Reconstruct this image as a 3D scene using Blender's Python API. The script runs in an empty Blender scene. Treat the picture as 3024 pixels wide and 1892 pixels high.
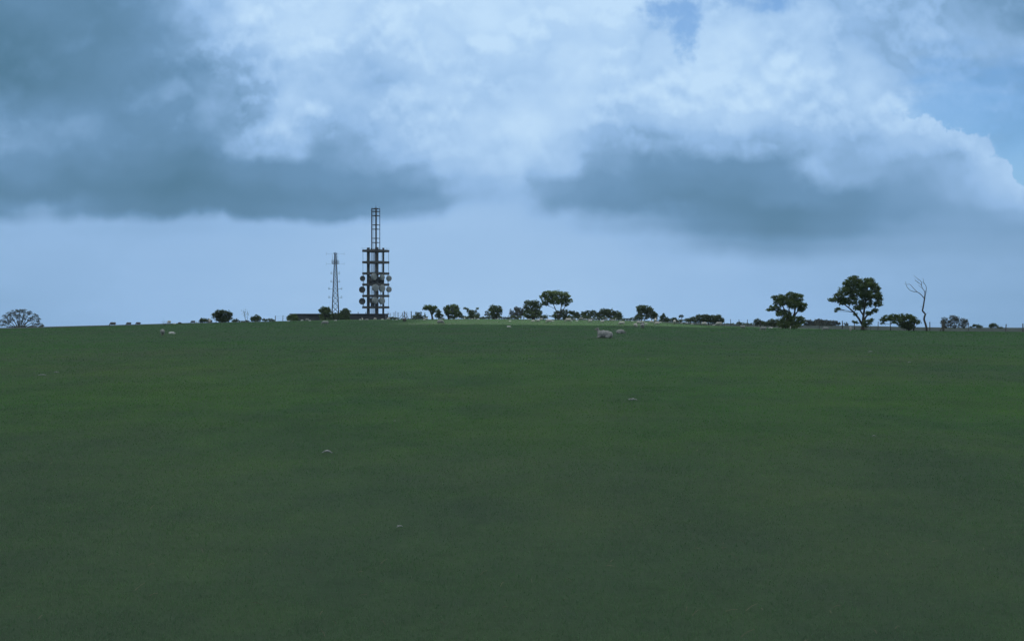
import bpy, bmesh, math, random
import numpy as np
from mathutils import Vector, Matrix, noise
random.seed(7)
rng = np.random.default_rng(11)
R = math.radians
F = 3360.0            # focal length in pixels of a 3024 px wide frame
CX, HZ = 1512.0, 922.0   # image column of the view axis, row of the true horizon
EYE = 1.65
SUN_EL, SUN_AZ = 52.0, 9.0     # degrees; azimuth measured from +Y (view axis) towards +X

scene = bpy.context.scene
col = scene.collection

# ------------------------------------------------------------------ helpers
def tag(o, label=None, cat=None, group=None, kind=None):
    if label: o['label'] = label
    if cat: o['category'] = cat
    if group: o['group'] = group
    if kind: o['kind'] = kind
    return o

def thing(name, label, cat, loc, group=None, rz=0.0):
    o = bpy.data.objects.new(name, None)
    o.empty_display_size = 0.2
    col.objects.link(o)
    o.location = loc
    o.rotation_euler = (0, 0, rz)
    return tag(o, label, cat, group)

def mesh_obj(name, verts, faces, mat, parent=None, smooth=False, loc=None):
    me = bpy.data.meshes.new(name)
    me.from_pydata([tuple(v) for v in verts], [], faces)
    me.update()
    if smooth:
        me.shade_smooth()
    me.materials.append(mat)
    o = bpy.data.objects.new(name, me)
    col.objects.link(o)
    if parent is not None: o.parent = parent
    if loc is not None: o.location = loc
    return o

class MB:
    """collects boxes, bars, tubes, lathes"""
    def __init__(s): s.v = []; s.f = []
    def add(s, vs, fs):
        n = len(s.v); s.v += [tuple(v) for v in vs]; s.f += [tuple(i + n for i in f) for f in fs]
    def box(s, c, size, rz=0.0, bev=0.0):
        hx, hy, hz = size[0] / 2, size[1] / 2, size[2] / 2
        cs, sn = math.cos(rz), math.sin(rz)
        if bev <= 0:
            pts = [(-hx, -hy), (hx, -hy), (hx, hy), (-hx, hy)]
        else:
            b = bev
            pts = [(-hx + b, -hy), (hx - b, -hy), (hx, -hy + b), (hx, hy - b), (hx - b, hy), (-hx + b, hy), (-hx, hy - b), (-hx, -hy + b)]
        n = len(pts); vs = []
        for z in (-hz, hz):
            for (x, y) in pts:
                vs.append((c[0] + x * cs - y * sn, c[1] + x * sn + y * cs, c[2] + z))
        fs = [tuple(range(n - 1, -1, -1)), tuple(range(n, 2 * n))]
        for i in range(n):
            j = (i + 1) % n
            fs.append((i, j, n + j, n + i))
        s.add(vs, fs)
    def prism(s, poly, z0, z1):
        n = len(poly)
        vs = [(x, y, z0) for x, y in poly] + [(x, y, z1) for x, y in poly]
        fs = [tuple(range(n - 1, -1, -1)), tuple(range(n, 2 * n))]
        for i in range(n):
            j = (i + 1) % n
            fs.append((i, j, n + j, n + i))
        s.add(vs, fs)
    def tube(s, pts, rad, n=6, cap=True):
        pts = [Vector(p) for p in pts]
        if not hasattr(rad, '__len__'): rad = [rad] * len(pts)
        vs = []; fs = []
        for i, p in enumerate(pts):
            if i == 0: t = pts[1] - pts[0]
            elif i == len(pts) - 1: t = pts[-1] - pts[-2]
            else: t = pts[i + 1] - pts[i - 1]
            if t.length < 1e-9: t = Vector((0, 0, 1))
            t.normalize()
            a = Vector((0, 0, 1)) if abs(t.z) < 0.9 else Vector((1, 0, 0))
            u = t.cross(a).normalized(); w = t.cross(u)
            for k in range(n):
                an = 2 * math.pi * k / n
                vs.append(p + (u * math.cos(an) + w * math.sin(an)) * rad[i])
        for i in range(len(pts) - 1):
            for k in range(n):
                k2 = (k + 1) % n
                fs.append((i * n + k, i * n + k2, (i + 1) * n + k2, (i + 1) * n + k))
        if cap:
            fs.append(tuple(range(n - 1, -1, -1)))
            fs.append(tuple((len(pts) - 1) * n + k for k in range(n)))
        s.add(vs, fs)
    def lathe(s, c, axis, prof, n=20):
        """prof: (distance along axis, radius)"""
        t = Vector(axis).normalized(); c = Vector(c)
        a = Vector((0, 0, 1)) if abs(t.z) < 0.9 else Vector((1, 0, 0))
        u = t.cross(a).normalized(); w = t.cross(u)
        vs = []; fs = []
        for (h, r) in prof:
            for k in range(n):
                an = 2 * math.pi * k / n
                vs.append(c + t * h + (u * math.cos(an) + w * math.sin(an)) * r)
        for i in range(len(prof) - 1):
            for k in range(n):
                k2 = (k + 1) % n
                fs.append((i * n + k, i * n + k2, (i + 1) * n + k2, (i + 1) * n + k))
        fs.append(tuple(range(n - 1, -1, -1)))
        fs.append(tuple((len(prof) - 1) * n + k for k in range(n)))
        s.add(vs, fs)
    def build(s, name, mat, parent=None, smooth=False, loc=None):
        return mesh_obj(name, s.v, s.f, mat, parent, smooth, loc)

# ------------------------------------------------------------------ terrain
def lerp_tab(tab, x):
    if x <= tab[0][0]: return tab[0][1]
    for (a, va), (b, vb) in zip(tab, tab[1:]):
        if x <= b:
            t = (x - a) / (b - a)
            return va + (vb - va) * t
    return tab[-1][1]

SKY_ROW = [(0, 968), (130, 964.5), (330, 959.5), (460, 956), (560, 953), (800, 948.5), (900, 946), (1050, 944), (1200, 943), (1400, 941), (1700, 943.5), (1900, 946), (2100, 954), (2300, 959.5), (2500, 961), (2600, 963), (2700, 965.5), (2800, 966.5), (3024, 967.5)]
BROW_ROW = [(0, 971.5), (130, 968.5), (330, 963), (460, 959), (560, 955.5), (800, 950), (900, 946.5), (1050, 944.3), (1200, 943.5), (1400, 942), (1700, 945), (1900, 949), (2100, 961), (2300, 968.5), (2400, 971), (2550, 974.5), (2700, 977.5), (3024, 981)]
BROW_D = [(0, 195), (500, 205), (800, 240), (1000, 258), (1800, 258), (2100, 235), (2300, 205), (3024, 195)]
SKY_D = [(0, 235), (500, 245), (800, 270), (1000, 275), (1800, 280), (2100, 300), (2300, 400), (3024, 420)]
DIP = [(0, 0.0), (700, 0.0), (1000, 0.22), (1800, 0.25), (2200, 0.1), (2500, 0.0), (3024, 0.0)]

def sm(t):
    t = min(1.0, max(0.0, t)); return t * t * (3 - 2 * t)

def ground_z(x, y, detail=True):
    d = max(y, 1.0)
    px = min(max(CX + F * x / max(y, 4.0), -700.0), 3700.0)
    bd, sd = lerp_tab(BROW_D, px), lerp_tab(SKY_D, px)
    zb = EYE - (lerp_tab(BROW_ROW, px) - HZ) / F * bd
    zs = EYE - (lerp_tab(SKY_ROW, px) - HZ) / F * sd
    if d <= bd:
        t = d / bd
        z = zb * t * t - lerp_tab(DIP, px) * math.exp(-((d - 165) / 55.0) ** 2)
    elif d <= sd:
        z = zb + (zs - zb) * (d - bd) / (sd - bd)
    else:
        e = d - sd
        sl = 0.018 if px < 2200 else 0.018 + 0.012 * sm((px - 2200) / 300)
        z = zs - sl * min(e, 320) - (0.03 * (e - 320) if e > 320 else 0) - 0.5 * sm(e / 60)
    if detail:
        w = min(1.0, max(0.0, (y - 2) / 10)) * (1.0 if d < 120 else max(0.0, 1 - (d - 120) / 60))
        z += w * (0.035 * noise.noise((x * 0.25, y * 0.25, 0)) + 0.05 * noise.noise((x * 0.06, y * 0.06, 5)))
    return z

def at(px, d):
    x = (px - CX) / F * d
    return Vector((x, d, ground_z(x, d)))

def row_of(px, d):
    p = at(px, d)
    return HZ + (EYE - p.z) / d * F

def depth_for_row(px, row):
    """distance at which the ground shows at this row in this direction"""
    bd = lerp_tab(BROW_D, px)
    d = 4.0
    while d < bd + 4:
        if row_of(px, d) <= row: return d
        d += 1.0 if d > 30 else 0.1
    return bd + 4

# ------------------------------------------------------------------ materials
def new_mat(name):
    m = bpy.data.materials.new(name)
    m.use_nodes = True
    nt = m.node_tree
    b = nt.nodes['Principled BSDF']
    return m, nt, b

def surf(name, c1, c2, scale=3.0, rough=0.85, metal=0.0, bump=0.0, spec=0.3, detail=5.0):
    m, nt, b = new_mat(name)
    N, L = nt.nodes.new, nt.links.new
    tc = N('ShaderNodeTexCoord')
    no = N('ShaderNodeTexNoise'); no.inputs['Scale'].default_value = scale; no.inputs['Detail'].default_value = detail; no.inputs['Roughness'].default_value = 0.65
    L(tc.outputs['Object'], no.inputs['Vector'])
    cr = N('ShaderNodeValToRGB')
    cr.color_ramp.elements[0].position = 0.33; cr.color_ramp.elements[1].position = 0.68
    cr.color_ramp.elements[0].color = (*c1, 1); cr.color_ramp.elements[1].color = (*c2, 1)
    L(no.outputs['Fac'], cr.inputs['Fac'])
    L(cr.outputs['Color'], b.inputs['Base Color'])
    b.inputs['Roughness'].default_value = rough
    b.inputs['Metallic'].default_value = metal
    b.inputs['Specular IOR Level'].default_value = spec
    if bump > 0:
        bp = N('ShaderNodeBump'); bp.inputs['Strength'].default_value = bump; bp.inputs['Distance'].default_value = 0.05
        L(no.outputs['Fac'], bp.inputs['Height']); L(bp.outputs['Normal'], b.inputs['Normal'])
    return m

M = {}
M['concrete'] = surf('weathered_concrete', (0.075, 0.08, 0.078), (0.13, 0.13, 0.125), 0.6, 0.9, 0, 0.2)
M['steel'] = surf('painted_steel', (0.05, 0.055, 0.06), (0.09, 0.095, 0.1), 1.5, 0.6, 0.2)
M['dish_pale'] = surf('pale_radome', (0.27, 0.31, 0.31), (0.37, 0.41, 0.40), 0.8, 0.55)
M['dish_dark'] = surf('dark_dish', (0.07, 0.075, 0.075), (0.11, 0.115, 0.11), 0.9, 0.7)
M['cable'] = surf('feeder_cable', (0.16, 0.18, 0.19), (0.24, 0.26, 0.27), 1.0, 0.6)
M['clad'] = surf('dark_cladding', (0.055, 0.057, 0.06), (0.085, 0.087, 0.09), 0.5, 0.8)
M['felt'] = surf('roof_felt', (0.04, 0.045, 0.06), (0.07, 0.075, 0.09), 0.7, 0.85)
M['door'] = surf('grey_door', (0.16, 0.18, 0.2), (0.2, 0.22, 0.24), 1.2, 0.6)
M['bark'] = surf('bark', (0.05, 0.045, 0.035), (0.11, 0.1, 0.08), 6.0, 0.95, 0, 0.5)
M['deadwood'] = surf('dead_wood', (0.07, 0.065, 0.06), (0.13, 0.12, 0.11), 6.0, 0.9, 0, 0.4)
M['post'] = surf('weathered_post', (0.07, 0.07, 0.06), (0.15, 0.14, 0.12), 5.0, 0.95, 0, 0.4)
M['cpost'] = surf('concrete_post', (0.16, 0.16, 0.15), (0.24, 0.24, 0.23), 3.0, 0.9)
M['wire'] = surf('fence_wire', (0.2, 0.21, 0.21), (0.3, 0.31, 0.31), 3.0, 0.5, 0.6)
M['wool_tuft'] = surf('loose_wool', (0.26, 0.28, 0.27), (0.40, 0.42, 0.41), 40.0, 0.95, 0, 0.3)

def leaf_mat(name, c1, c2, c3):
    m, nt, b = new_mat(name)
    N, L = nt.nodes.new, nt.links.new
    tc = N('ShaderNodeTexCoord')
    no = N('ShaderNodeTexNoise'); no.inputs['Scale'].default_value = 0.9; no.inputs['Detail'].default_value = 5
    L(tc.outputs['Object'], no.inputs['Vector'])
    cr = N('ShaderNodeValToRGB'); r = cr.color_ramp
    r.elements[0].position = 0.3; r.elements[0].color = (*c1, 1)
    r.elements[1].position = 0.72; r.elements[1].color = (*c3, 1)
    e = r.elements.new(0.5); e.color = (*c2, 1)
    L(no.outputs['Fac'], cr.inputs['Fac'])
    L(cr.outputs['Color'], b.inputs['Base Color'])
    b.inputs['Roughness'].default_value = 0.6; b.inputs['Specular IOR Level'].default_value = 0.25
    tr = N('ShaderNodeBsdfTranslucent'); L(cr.outputs['Color'], tr.inputs['Color'])
    mx = N('ShaderNodeMixShader'); mx.inputs[0].default_value = 0.38
    out = nt.nodes['Material Output']
    L(b.outputs[0], mx.inputs[1]); L(tr.outputs[0], mx.inputs[2]); L(mx.outputs[0], out.inputs['Surface'])
    return m
M['leaf'] = leaf_mat('hawthorn_leaves', (0.105, 0.155, 0.062), (0.13, 0.19, 0.07), (0.16, 0.23, 0.08))
M['leaf_grey'] = leaf_mat('young_leaves', (0.10, 0.115, 0.09), (0.13, 0.15, 0.115), (0.16, 0.18, 0.135))
M['leaf_dark'] = leaf_mat('gorse_leaves', (0.08, 0.12, 0.058), (0.105, 0.152, 0.068), (0.135, 0.187, 0.078))

def sheep_mat(name, c1, c2):
    m, nt, b = new_mat(name)
    N, L = nt.nodes.new, nt.links.new
    tc = N('ShaderNodeTexCoord')
    no = N('ShaderNodeTexNoise'); no.inputs['Scale'].default_value = 9; no.inputs['Detail'].default_value = 6
    L(tc.outputs['Object'], no.inputs['Vector'])
    cr = N('ShaderNodeValToRGB')
    cr.color_ramp.elements[0].position = 0.3; cr.color_ramp.elements[0].color = (*c1, 1)
    cr.color_ramp.elements[1].position = 0.65; cr.color_ramp.elements[1].color = (*c2, 1)
    L(no.outputs['Fac'], cr.inputs['Fac']); L(cr.outputs['Color'], b.inputs['Base Color'])
    b.inputs['Roughness'].default_value = 0.95; b.inputs['Specular IOR Level'].default_value = 0.1
    n2 = N('ShaderNodeTexNoise'); n2.inputs['Scale'].default_value = 45; n2.inputs['Detail'].default_value = 3
    L(tc.outputs['Object'], n2.inputs['Vector'])
    bp = N('ShaderNodeBump'); bp.inputs['Strength'].default_value = 0.5; bp.inputs['Distance'].default_value = 0.03
    L(n2.outputs['Fac'], bp.inputs['Height']); L(bp.outputs['Normal'], b.inputs['Normal'])
    return m
M['fleece'] = sheep_mat('grey_white_fleece', (0.46, 0.445, 0.395), (0.68, 0.66, 0.60))
M['shaded'] = sheep_mat('shaded_grey_fleece', (0.26, 0.265, 0.255), (0.40, 0.405, 0.39))  # dimmer copy of the fleece, shade on the duller sheep put into its colour
M['brown'] = sheep_mat('backlit_dark_fleece', (0.10, 0.095, 0.085), (0.165, 0.155, 0.14))  # backlit silhouette of the skyline sheep put into the fleece colour
M['lamb'] = sheep_mat('clean_lamb_fleece', (0.74, 0.74, 0.70), (0.86, 0.85, 0.81))
M['face'] = sheep_mat('pale_face_hair', (0.25, 0.24, 0.22), (0.35, 0.335, 0.31))
M['leg'] = sheep_mat('leg_hair', (0.2, 0.19, 0.17), (0.32, 0.3, 0.27))
# ------------------------------------------------------------------ world
def build_world():
    w = bpy.data.worlds.new('World'); scene.world = w; w.use_nodes = True
    nt = w.node_tree; nt.nodes.clear()
    N = nt.nodes.new; L = nt.links.new
    def setin(sock, v):
        if isinstance(v, (int, float)): sock.default_value = v
        elif isinstance(v, tuple): sock.default_value = v
        else: L(v, sock)
    def m(op, a, b=0.0, c=0.0, clamp=False):
        n = N('ShaderNodeMath'); n.operation = op; n.use_clamp = clamp
        setin(n.inputs[0], a); setin(n.inputs[1], b); setin(n.inputs[2], c)
        return n.outputs[0]
    def ss(v, a, b, lo=0.0, hi=1.0, kind='SMOOTHSTEP'):
        n = N('ShaderNodeMapRange'); n.interpolation_type = kind
        setin(n.inputs['Value'], v)
        n.inputs['From Min'].default_value = a; n.inputs['From Max'].default_value = b
        n.inputs['To Min'].default_value = lo; n.inputs['To Max'].default_value = hi
        return n.outputs[0]
    def mixf(f, a, b):
        n = N('ShaderNodeMix'); n.data_type = 'FLOAT'
        setin(n.inputs[0], f); setin(n.inputs[2], a); setin(n.inputs[3], b); return n.outputs[0]
    def mixc(f, a, b):
        n = N('ShaderNodeMix'); n.data_type = 'RGBA'
        setin(n.inputs[0], f); setin(n.inputs[6], a); setin(n.inputs[7], b); return n.outputs[2]
    def comb(x, y, z=0.0):
        n = N('ShaderNodeCombineXYZ'); setin(n.inputs[0], x); setin(n.inputs[1], y); setin(n.inputs[2], z); return n.outputs[0]
    def fbm(vec, scale, detail=6.0, rough=0.55, dist=0.0, lac=2.0):
        n = N('ShaderNodeTexNoise'); n.inputs['Scale'].default_value = scale; n.inputs['Detail'].default_value = detail
        n.inputs['Roughness'].default_value = rough; n.inputs['Distortion'].default_value = dist; n.inputs['Lacunarity'].default_value = lac
        L(vec, n.inputs['Vector']); return n
    tc = N('ShaderNodeTexCoord')
    sp = N('ShaderNodeSeparateXYZ'); L(tc.outputs['Generated'], sp.inputs[0])
    dx, dy, dz = sp.outputs
    yy = m('MAXIMUM', dy, 0.12)
    u = m('DIVIDE', dx, yy); v = m('DIVIDE', dz, yy)
    # sky chart in direction space: p across, q up the sky (tangents of the angles from the +Y horizon)
    p = m('MULTIPLY_ADD', u, 1 / 0.9, 0.5)              # 0..1 over +-24 degrees of azimuth
    q = m('MULTIPLY_ADD', v, -3360 / 1892.0, 922 / 1892.0)
    chart = comb(m('MULTIPLY', p, 1.6), q, 0.0)
    # swirl the chart with turbulence so that cloud edges break up
    w1 = fbm(chart, 2.6, 3.0, 0.5)
    w2 = fbm(chart, 6.0, 7.0, 0.5)
    s1 = N('ShaderNodeSeparateColor'); L(w1.outputs['Color'], s1.inputs[0])
    s2 = N('ShaderNodeSeparateColor'); L(w2.outputs['Color'], s2.inputs[0])
    low = ss(q, 0.30, 0.37, 1.0, 0.32)                   # calmer towards the horizon
    def warp(base, a, b, ka, kb):
        o = m('MULTIPLY_ADD', m('MULTIPLY', m('SUBTRACT', a, 0.5), low), ka, base)
        return m('MULTIPLY_ADD', m('MULTIPLY', m('SUBTRACT', b, 0.5), low), kb, o)
    w3 = fbm(chart, 19.0, 5.0, 0.5)
    s3 = N('ShaderNodeSeparateColor'); L(w3.outputs['Color'], s3.inputs[0])
    p3 = m('MULTIPLY_ADD', m('MULTIPLY', m('SUBTRACT', s3.outputs[0], 0.5), low), 0.034, p)
    q3 = m('MULTIPLY_ADD', m('MULTIPLY', m('SUBTRACT', s3.outputs[1], 0.5), low), 0.040, q)
    pw = warp(p3, s1.outputs[0], s2.outputs[0], 0.11, 0.075)
    qw = warp(q3, s1.outputs[1], s2.outputs[1], 0.10, 0.085)
    X = 2417.0
    rows = [
     (0.000, [(0,.17),(200,.15),(400,.33),(500,.6),(570,.8),(800,.95),(1000,.92),(1300,.95),(1500,.92),(1700,.75),(1850,.68),(2000,.5),(2200,.38),(2417,.30)]),
     (0.066, [(0,.06),(200,.16),(400,.30),(520,.62),(650,.84),(760,.9),(900,.78),(1050,.82),(1200,.86),(1400,.85),(1500,.8),(1620,.88),(1720,.92),(1900,.72),(2000,.56),(2150,.42),(2300,.42),(2417,.44)]),
     (0.132, [(0,.05),(200,.14),(400,.24),(520,.40),(600,.52),(700,.78),(800,.72),(900,.62),(1020,.82),(1150,.78),(1280,.72),(1450,.86),(1550,.76),(1650,.92),(1760,.84),(1900,.78),(2050,.60),(2200,.46),(2417,.40)]),
     (0.198, [(0,.33),(150,.28),(300,.22),(500,.34),(610,.50),(680,.78),(740,.55),(850,.44),(960,.70),(1080,.84),(1230,.88),(1330,.70),(1450,.62),(1600,.70),(1720,.82),(1850,.70),(2000,.64),(2150,.72),(2280,.56),(2417,.4)]),
     (0.232, [(0,.36),(100,.28),(300,.22),(480,.24),(620,.52),(680,.58),(740,.34),(860,.36),(980,.56),(1080,.82),(1200,.80),(1300,.60),(1420,.48),(1560,.44),(1680,.56),(1800,.50),(1930,.64),(2050,.50),(2180,.66),(2320,.64),(2417,.6)]),
     (0.265, [(0,.22),(150,.18),(300,.12),(480,.12),(600,.20),(760,.24),(880,.26),(980,.34),(1080,.66),(1180,.80),(1260,.56),(1330,.62),(1400,.34),(1550,.28),(1700,.24),(1850,.30),(1930,.62),(2020,.42),(2150,.34),(2280,.42),(2350,.56),(2417,.62)]),
     (0.298, [(0,.10),(100,.12),(250,.10),(420,.05),(600,.10),(760,.16),(900,.20),(1010,.26),(1090,.54),(1200,.68),(1260,.36),(1380,.26),(1550,.22),(1750,.17),(1900,.26),(2020,.20),(2150,.28),(2300,.42),(2417,.52)]),
     (0.325, [(0,.20),(90,.36),(160,.24),(300,.12),(450,.10),(600,.12),(760,.22),(900,.26),(1020,.30),(1120,.54),(1230,.54),(1320,.28),(1450,.22),(1650,.13),(1850,.10),(2000,.18),(2120,.26),(2300,.34),(2417,.42)]),
     (0.352, [(0,.48),(120,.50),(260,.48),(420,.49),(600,.51),(800,.58),(1000,.60),(1150,.63),(1280,.57),(1400,.46),(1550,.34),(1700,.18),(1850,.11),(1980,.20),(2150,.33),(2300,.36),(2417,.36)]),
     (0.378, [(0,.51),(300,.53),(600,.57),(900,.62),(1200,.63),(1400,.59),(1560,.50),(1720,.32),(1850,.30),(1980,.35),(2150,.40),(2417,.40)]),
     (0.415, [(0,.49),(400,.54),(800,.61),(1200,.63),(1600,.57),(2000,.49),(2417,.43)]),
     (0.500, [(0,.46),(400,.54),(900,.64),(1300,.65),(1700,.58),(2100,.48),(2417,.41)]),
    ]
    prev = None; pq = 0
    for (rq, stops) in rows:
        cr = N('ShaderNodeValToRGB'); r = cr.color_ramp; r.interpolation = 'EASE'
        while len(r.elements) > 1: r.elements.remove(r.elements[-1])
        for i, (xx, b) in enumerate(stops):
            e = r.elements[0] if i == 0 else r.elements.new(xx / X)
            e.position = xx / X; e.color = (b, b, b, 1)
        L(pw, cr.inputs[0])
        s = N('ShaderNodeSeparateColor'); L(cr.outputs[0], s.inputs[0])
        o = s.outputs[0]
        prev = o if prev is None else mixf(ss(qw, pq, rq), prev, o)
        pq = rq
    b = m('SUBTRACT', prev, ss(q, 0.34, 0.38, 0.0, 0.03))
    # wisps and billows inside the clouds
    det = fbm(comb(m('MULTIPLY', pw, 1.6), m('MULTIPLY', qw, 1.25)), 3.8, 8.0, 0.50, 0.3)
    amp = ss(q, 0.27, 0.36, 0.70, 0.12)
    calm = ss(b, 0.12, 0.62, 0.22, 1.0)
    amp = m('MULTIPLY', amp, calm)
    b = m('ADD', b, m('MULTIPLY', m('SUBTRACT', det.outputs['Fac'], 0.5), amp))
    streak = fbm(comb(m('MULTIPLY', p, 2.0), m('MULTIPLY', q, 14.0)), 3.0, 4.0, 0.5)
    b = m('ADD', b, m('MULTIPLY', m('SUBTRACT', streak.outputs['Fac'], 0.5), ss(q, 0.34, 0.42, 0.0, 0.045)))
    # cumulus heads: light falls on the upper side of each billow
    bl = fbm(comb(m('MULTIPLY', p, 1.6), q), 8.5, 7.0, 0.49)
    bl2 = fbm(comb(m('MULTIPLY', p, 1.6), m('ADD', q, 0.016)), 8.5, 7.0, 0.49)
    puff = lambda n_: m('ABSOLUTE', m('MULTIPLY_ADD', n_.outputs['Fac'], 2.0, -1.0))
    relief = m('ADD', m('SUBTRACT', bl2.outputs['Fac'], bl.outputs['Fac']), m('MULTIPLY', m('SUBTRACT', puff(bl2), puff(bl)), 0.35))
    b = m('ADD', b, m('MULTIPLY', m('MULTIPLY', m('SUBTRACT', puff(bl), 0.16), calm), ss(q, 0.20, 0.32, 0.32, 0.0)))
    b = m('ADD', b, m('MULTIPLY', m('MULTIPLY', m('MAXIMUM', relief, -0.045), calm), ss(q, 0.17, 0.30, 1.75, 0.1)))
    # blue gaps
    edge = fbm(comb(m('MULTIPLY', p, 1.6), q, 3.0), 10.0, 8.0, 0.58)
    en = m('SUBTRACT', edge.outputs['Fac'], 0.5)
    def gauss(cx, cy, rx, ry):
        a = m('DIVIDE', m('SUBTRACT', p, cx / 2417.0), rx / 2417.0)
        c = m('DIVIDE', m('SUBTRACT', q, cy / 1512.0), ry / 1512.0)
        return m('EXPONENT', m('MULTIPLY', m('ADD', m('MULTIPLY', a, a), m('MULTIPLY', c, c)), -1.0))
    ef = fbm(comb(m('MULTIPLY', p, 1.6), q, 5.0), 26.0, 6.0, 0.6)
    efn = m('SUBTRACT', ef.outputs['Fac'], 0.5)
    g = m('MAXIMUM', m('MULTIPLY', gauss(1628, 62, 44, 80), 1.15), m('MAXIMUM', m('MULTIPLY', gauss(1568, 28, 70, 42), 0.75), m('MULTIPLY', gauss(1790, 4, 120, 34), 0.62)))
    head = m('MAXIMUM', gauss(1722, 118, 72, 70), gauss(1800, 130, 90, 62))
    gap1 = m('ADD', m('ADD', m('SUBTRACT', g, m('MULTIPLY', head, 0.95)), m('MULTIPLY', efn, 2.6)), m('MULTIPLY', en, 1.0))
    gap1 = m('MULTIPLY', ss(gap1, 0.02, 0.95), ss(g, 0.08, 0.40))
    # second gap: above the slanting cumulus edge on the +X side
    edge_q = N('ShaderNodeValToRGB'); r = edge_q.color_ramp
    for i, (xx, yv) in enumerate([(1950, 150), (2060, 236), (2170, 268), (2240, 292), (2300, 335), (2380, 385), (2405, 425), (2417, 415)]):
        e = r.elements[i] if i < 2 else r.elements.new(xx / X)
        e.position = xx / X; e.color = (yv / 1512.0,) * 3 + (1,)
    L(p, edge_q.inputs[0])
    se = N('ShaderNodeSeparateColor'); L(edge_q.outputs[0], se.inputs[0])
    over = m('SUBTRACT', m('MULTIPLY_ADD', efn, 0.11, m('MULTIPLY_ADD', en, 0.10, se.outputs[0])), q)   # >0 above the edge
    crisp = ss(over, -0.002, 0.010)
    veil = m('MULTIPLY', ss(p, 2030 / X, 2260 / X), ss(q, 0.02, 0.16))
    wisp = fbm(comb(m('MULTIPLY_ADD', q, 1.2, m('MULTIPLY', p, 2.2)), m('MULTIPLY', q, 5.5), 8.0), 6.0, 7.0, 0.58, 0.4)
    veil = ss(m('ADD', m('ADD', veil, m('MULTIPLY', en, 0.7)), m('MULTIPLY', m('SUBTRACT', wisp.outputs['Fac'], 0.5), 1.3)), 0.15, 1.05)
    gap2 = m('MULTIPLY', m('MULTIPLY', crisp, veil), ss(p, 2040 / X, 2120 / X))
    rim = m('MULTIPLY', m('MULTIPLY', ss(over, -0.05, 0.0), m('SUBTRACT', 1.0, crisp)), ss(p, 2080 / X, 2200 / X))
    b = m('ADD', b, m('MULTIPLY', rim, 0.12))
    gap = m('MINIMUM', m('ADD', m('MULTIPLY', gap1, 0.74), m('MULTIPLY', gap2, 0.70)), 1.0)
    # brightness -> cloud colour
    cr = N('ShaderNodeValToRGB'); r = cr.color_ramp
    K = 1.0
    for i, (t, c) in enumerate([(0.0, (.083, .195, .300)), (.25, (.150, .300, .490)), (.5, (.300, .500, .785)), (.75, (.42, .63, .90)), (1.0, (.53, .74, .97))]):
        e = r.elements[i] if i < 2 else r.elements.new(t)
        e.position = t; e.color = (*[x * K for x in c], 1)
    L(b, cr.inputs[0])
    sky = N('ShaderNodeTexSky'); sky.sky_type = 'NISHITA'; sky.sun_disc = False
    sky.sun_elevation = R(SUN_EL); sky.sun_rotation = R(SUN_AZ)
    sky.air_density = 1.0; sky.dust_density = 0.6; sky.ozone_density = 1.5
    cl10 = N('ShaderNodeVectorMath'); cl10.operation = 'SCALE'; L(cr.outputs[0], cl10.inputs[0]); cl10.inputs['Scale'].default_value = 10.0
    nis = N('ShaderNodeVectorMath'); nis.operation = 'MULTIPLY'; L(sky.outputs[0], nis.inputs[0]); nis.inputs[1].default_value = NISH
    front = mixc(gap, cl10.outputs[0], nis.outputs[0])
    # the rest of the dome: broken cloud, bright overhead towards the sun, dull behind
    gn = fbm(tc.outputs['Generated'], 2.2, 6.0, 0.55)
    t = m('ADD', m('MULTIPLY', dy, 0.40), m('MULTIPLY', dz, 0.75))
    gb = m('ADD', ss(t, -0.55, 0.95), m('MULTIPLY', m('SUBTRACT', gn.outputs['Fac'], 0.5), 0.9))
    cg = N('ShaderNodeValToRGB'); r = cg.color_ramp
    for i, (tt, c) in enumerate([(0.0, (.125, .165, .20)), (.5, (.34, .43, .54)), (1.0, (1.1, 1.1, 1.1))]):
        e = r.elements[i] if i < 2 else r.elements.new(tt)
        e.position = tt; e.color = (*c, 1)
    L(gb, cg.inputs[0])
    g10 = N('ShaderNodeVectorMath'); g10.operation = 'SCALE'; L(cg.outputs[0], g10.inputs[0]); g10.inputs['Scale'].default_value = 10.0 * DOME
    rest = mixc(ss(gn.outputs['Fac'], 0.60, 0.72, 0.0, 0.6), g10.outputs[0], nis.outputs[0])
    inside = m('MULTIPLY', ss(dy, 0.25, 0.6), ss(v, 0.33, 0.62, 1.0, 0.0))
    final = mixc(inside, rest, front)
    bg = N('ShaderNodeBackground'); L(final, bg.inputs[0]); bg.inputs[1].default_value = 0.1
    out = N('ShaderNodeOutputWorld'); L(bg.outputs[0], out.inputs[0])
NISH = (0.38, 0.63, 0.88)
DOME = 1.10
build_world()

# ------------------------------------------------------------------ sun, camera, render settings
SUN_DIR = Vector((math.sin(R(SUN_AZ)) * math.cos(R(SUN_EL)), math.cos(R(SUN_AZ)) * math.cos(R(SUN_EL)), math.sin(R(SUN_EL))))
sd = bpy.data.lights.new('sun', 'SUN'); sd.energy = 3.0; sd.angle = R(0.5); sd.color = (1.0, 0.97, 0.91)
so = bpy.data.objects.new('sun', sd); col.objects.link(so)
so.rotation_euler = (-SUN_DIR).to_track_quat('-Z', 'Y').to_euler()
so.location = (0, -20, 60)

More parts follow.
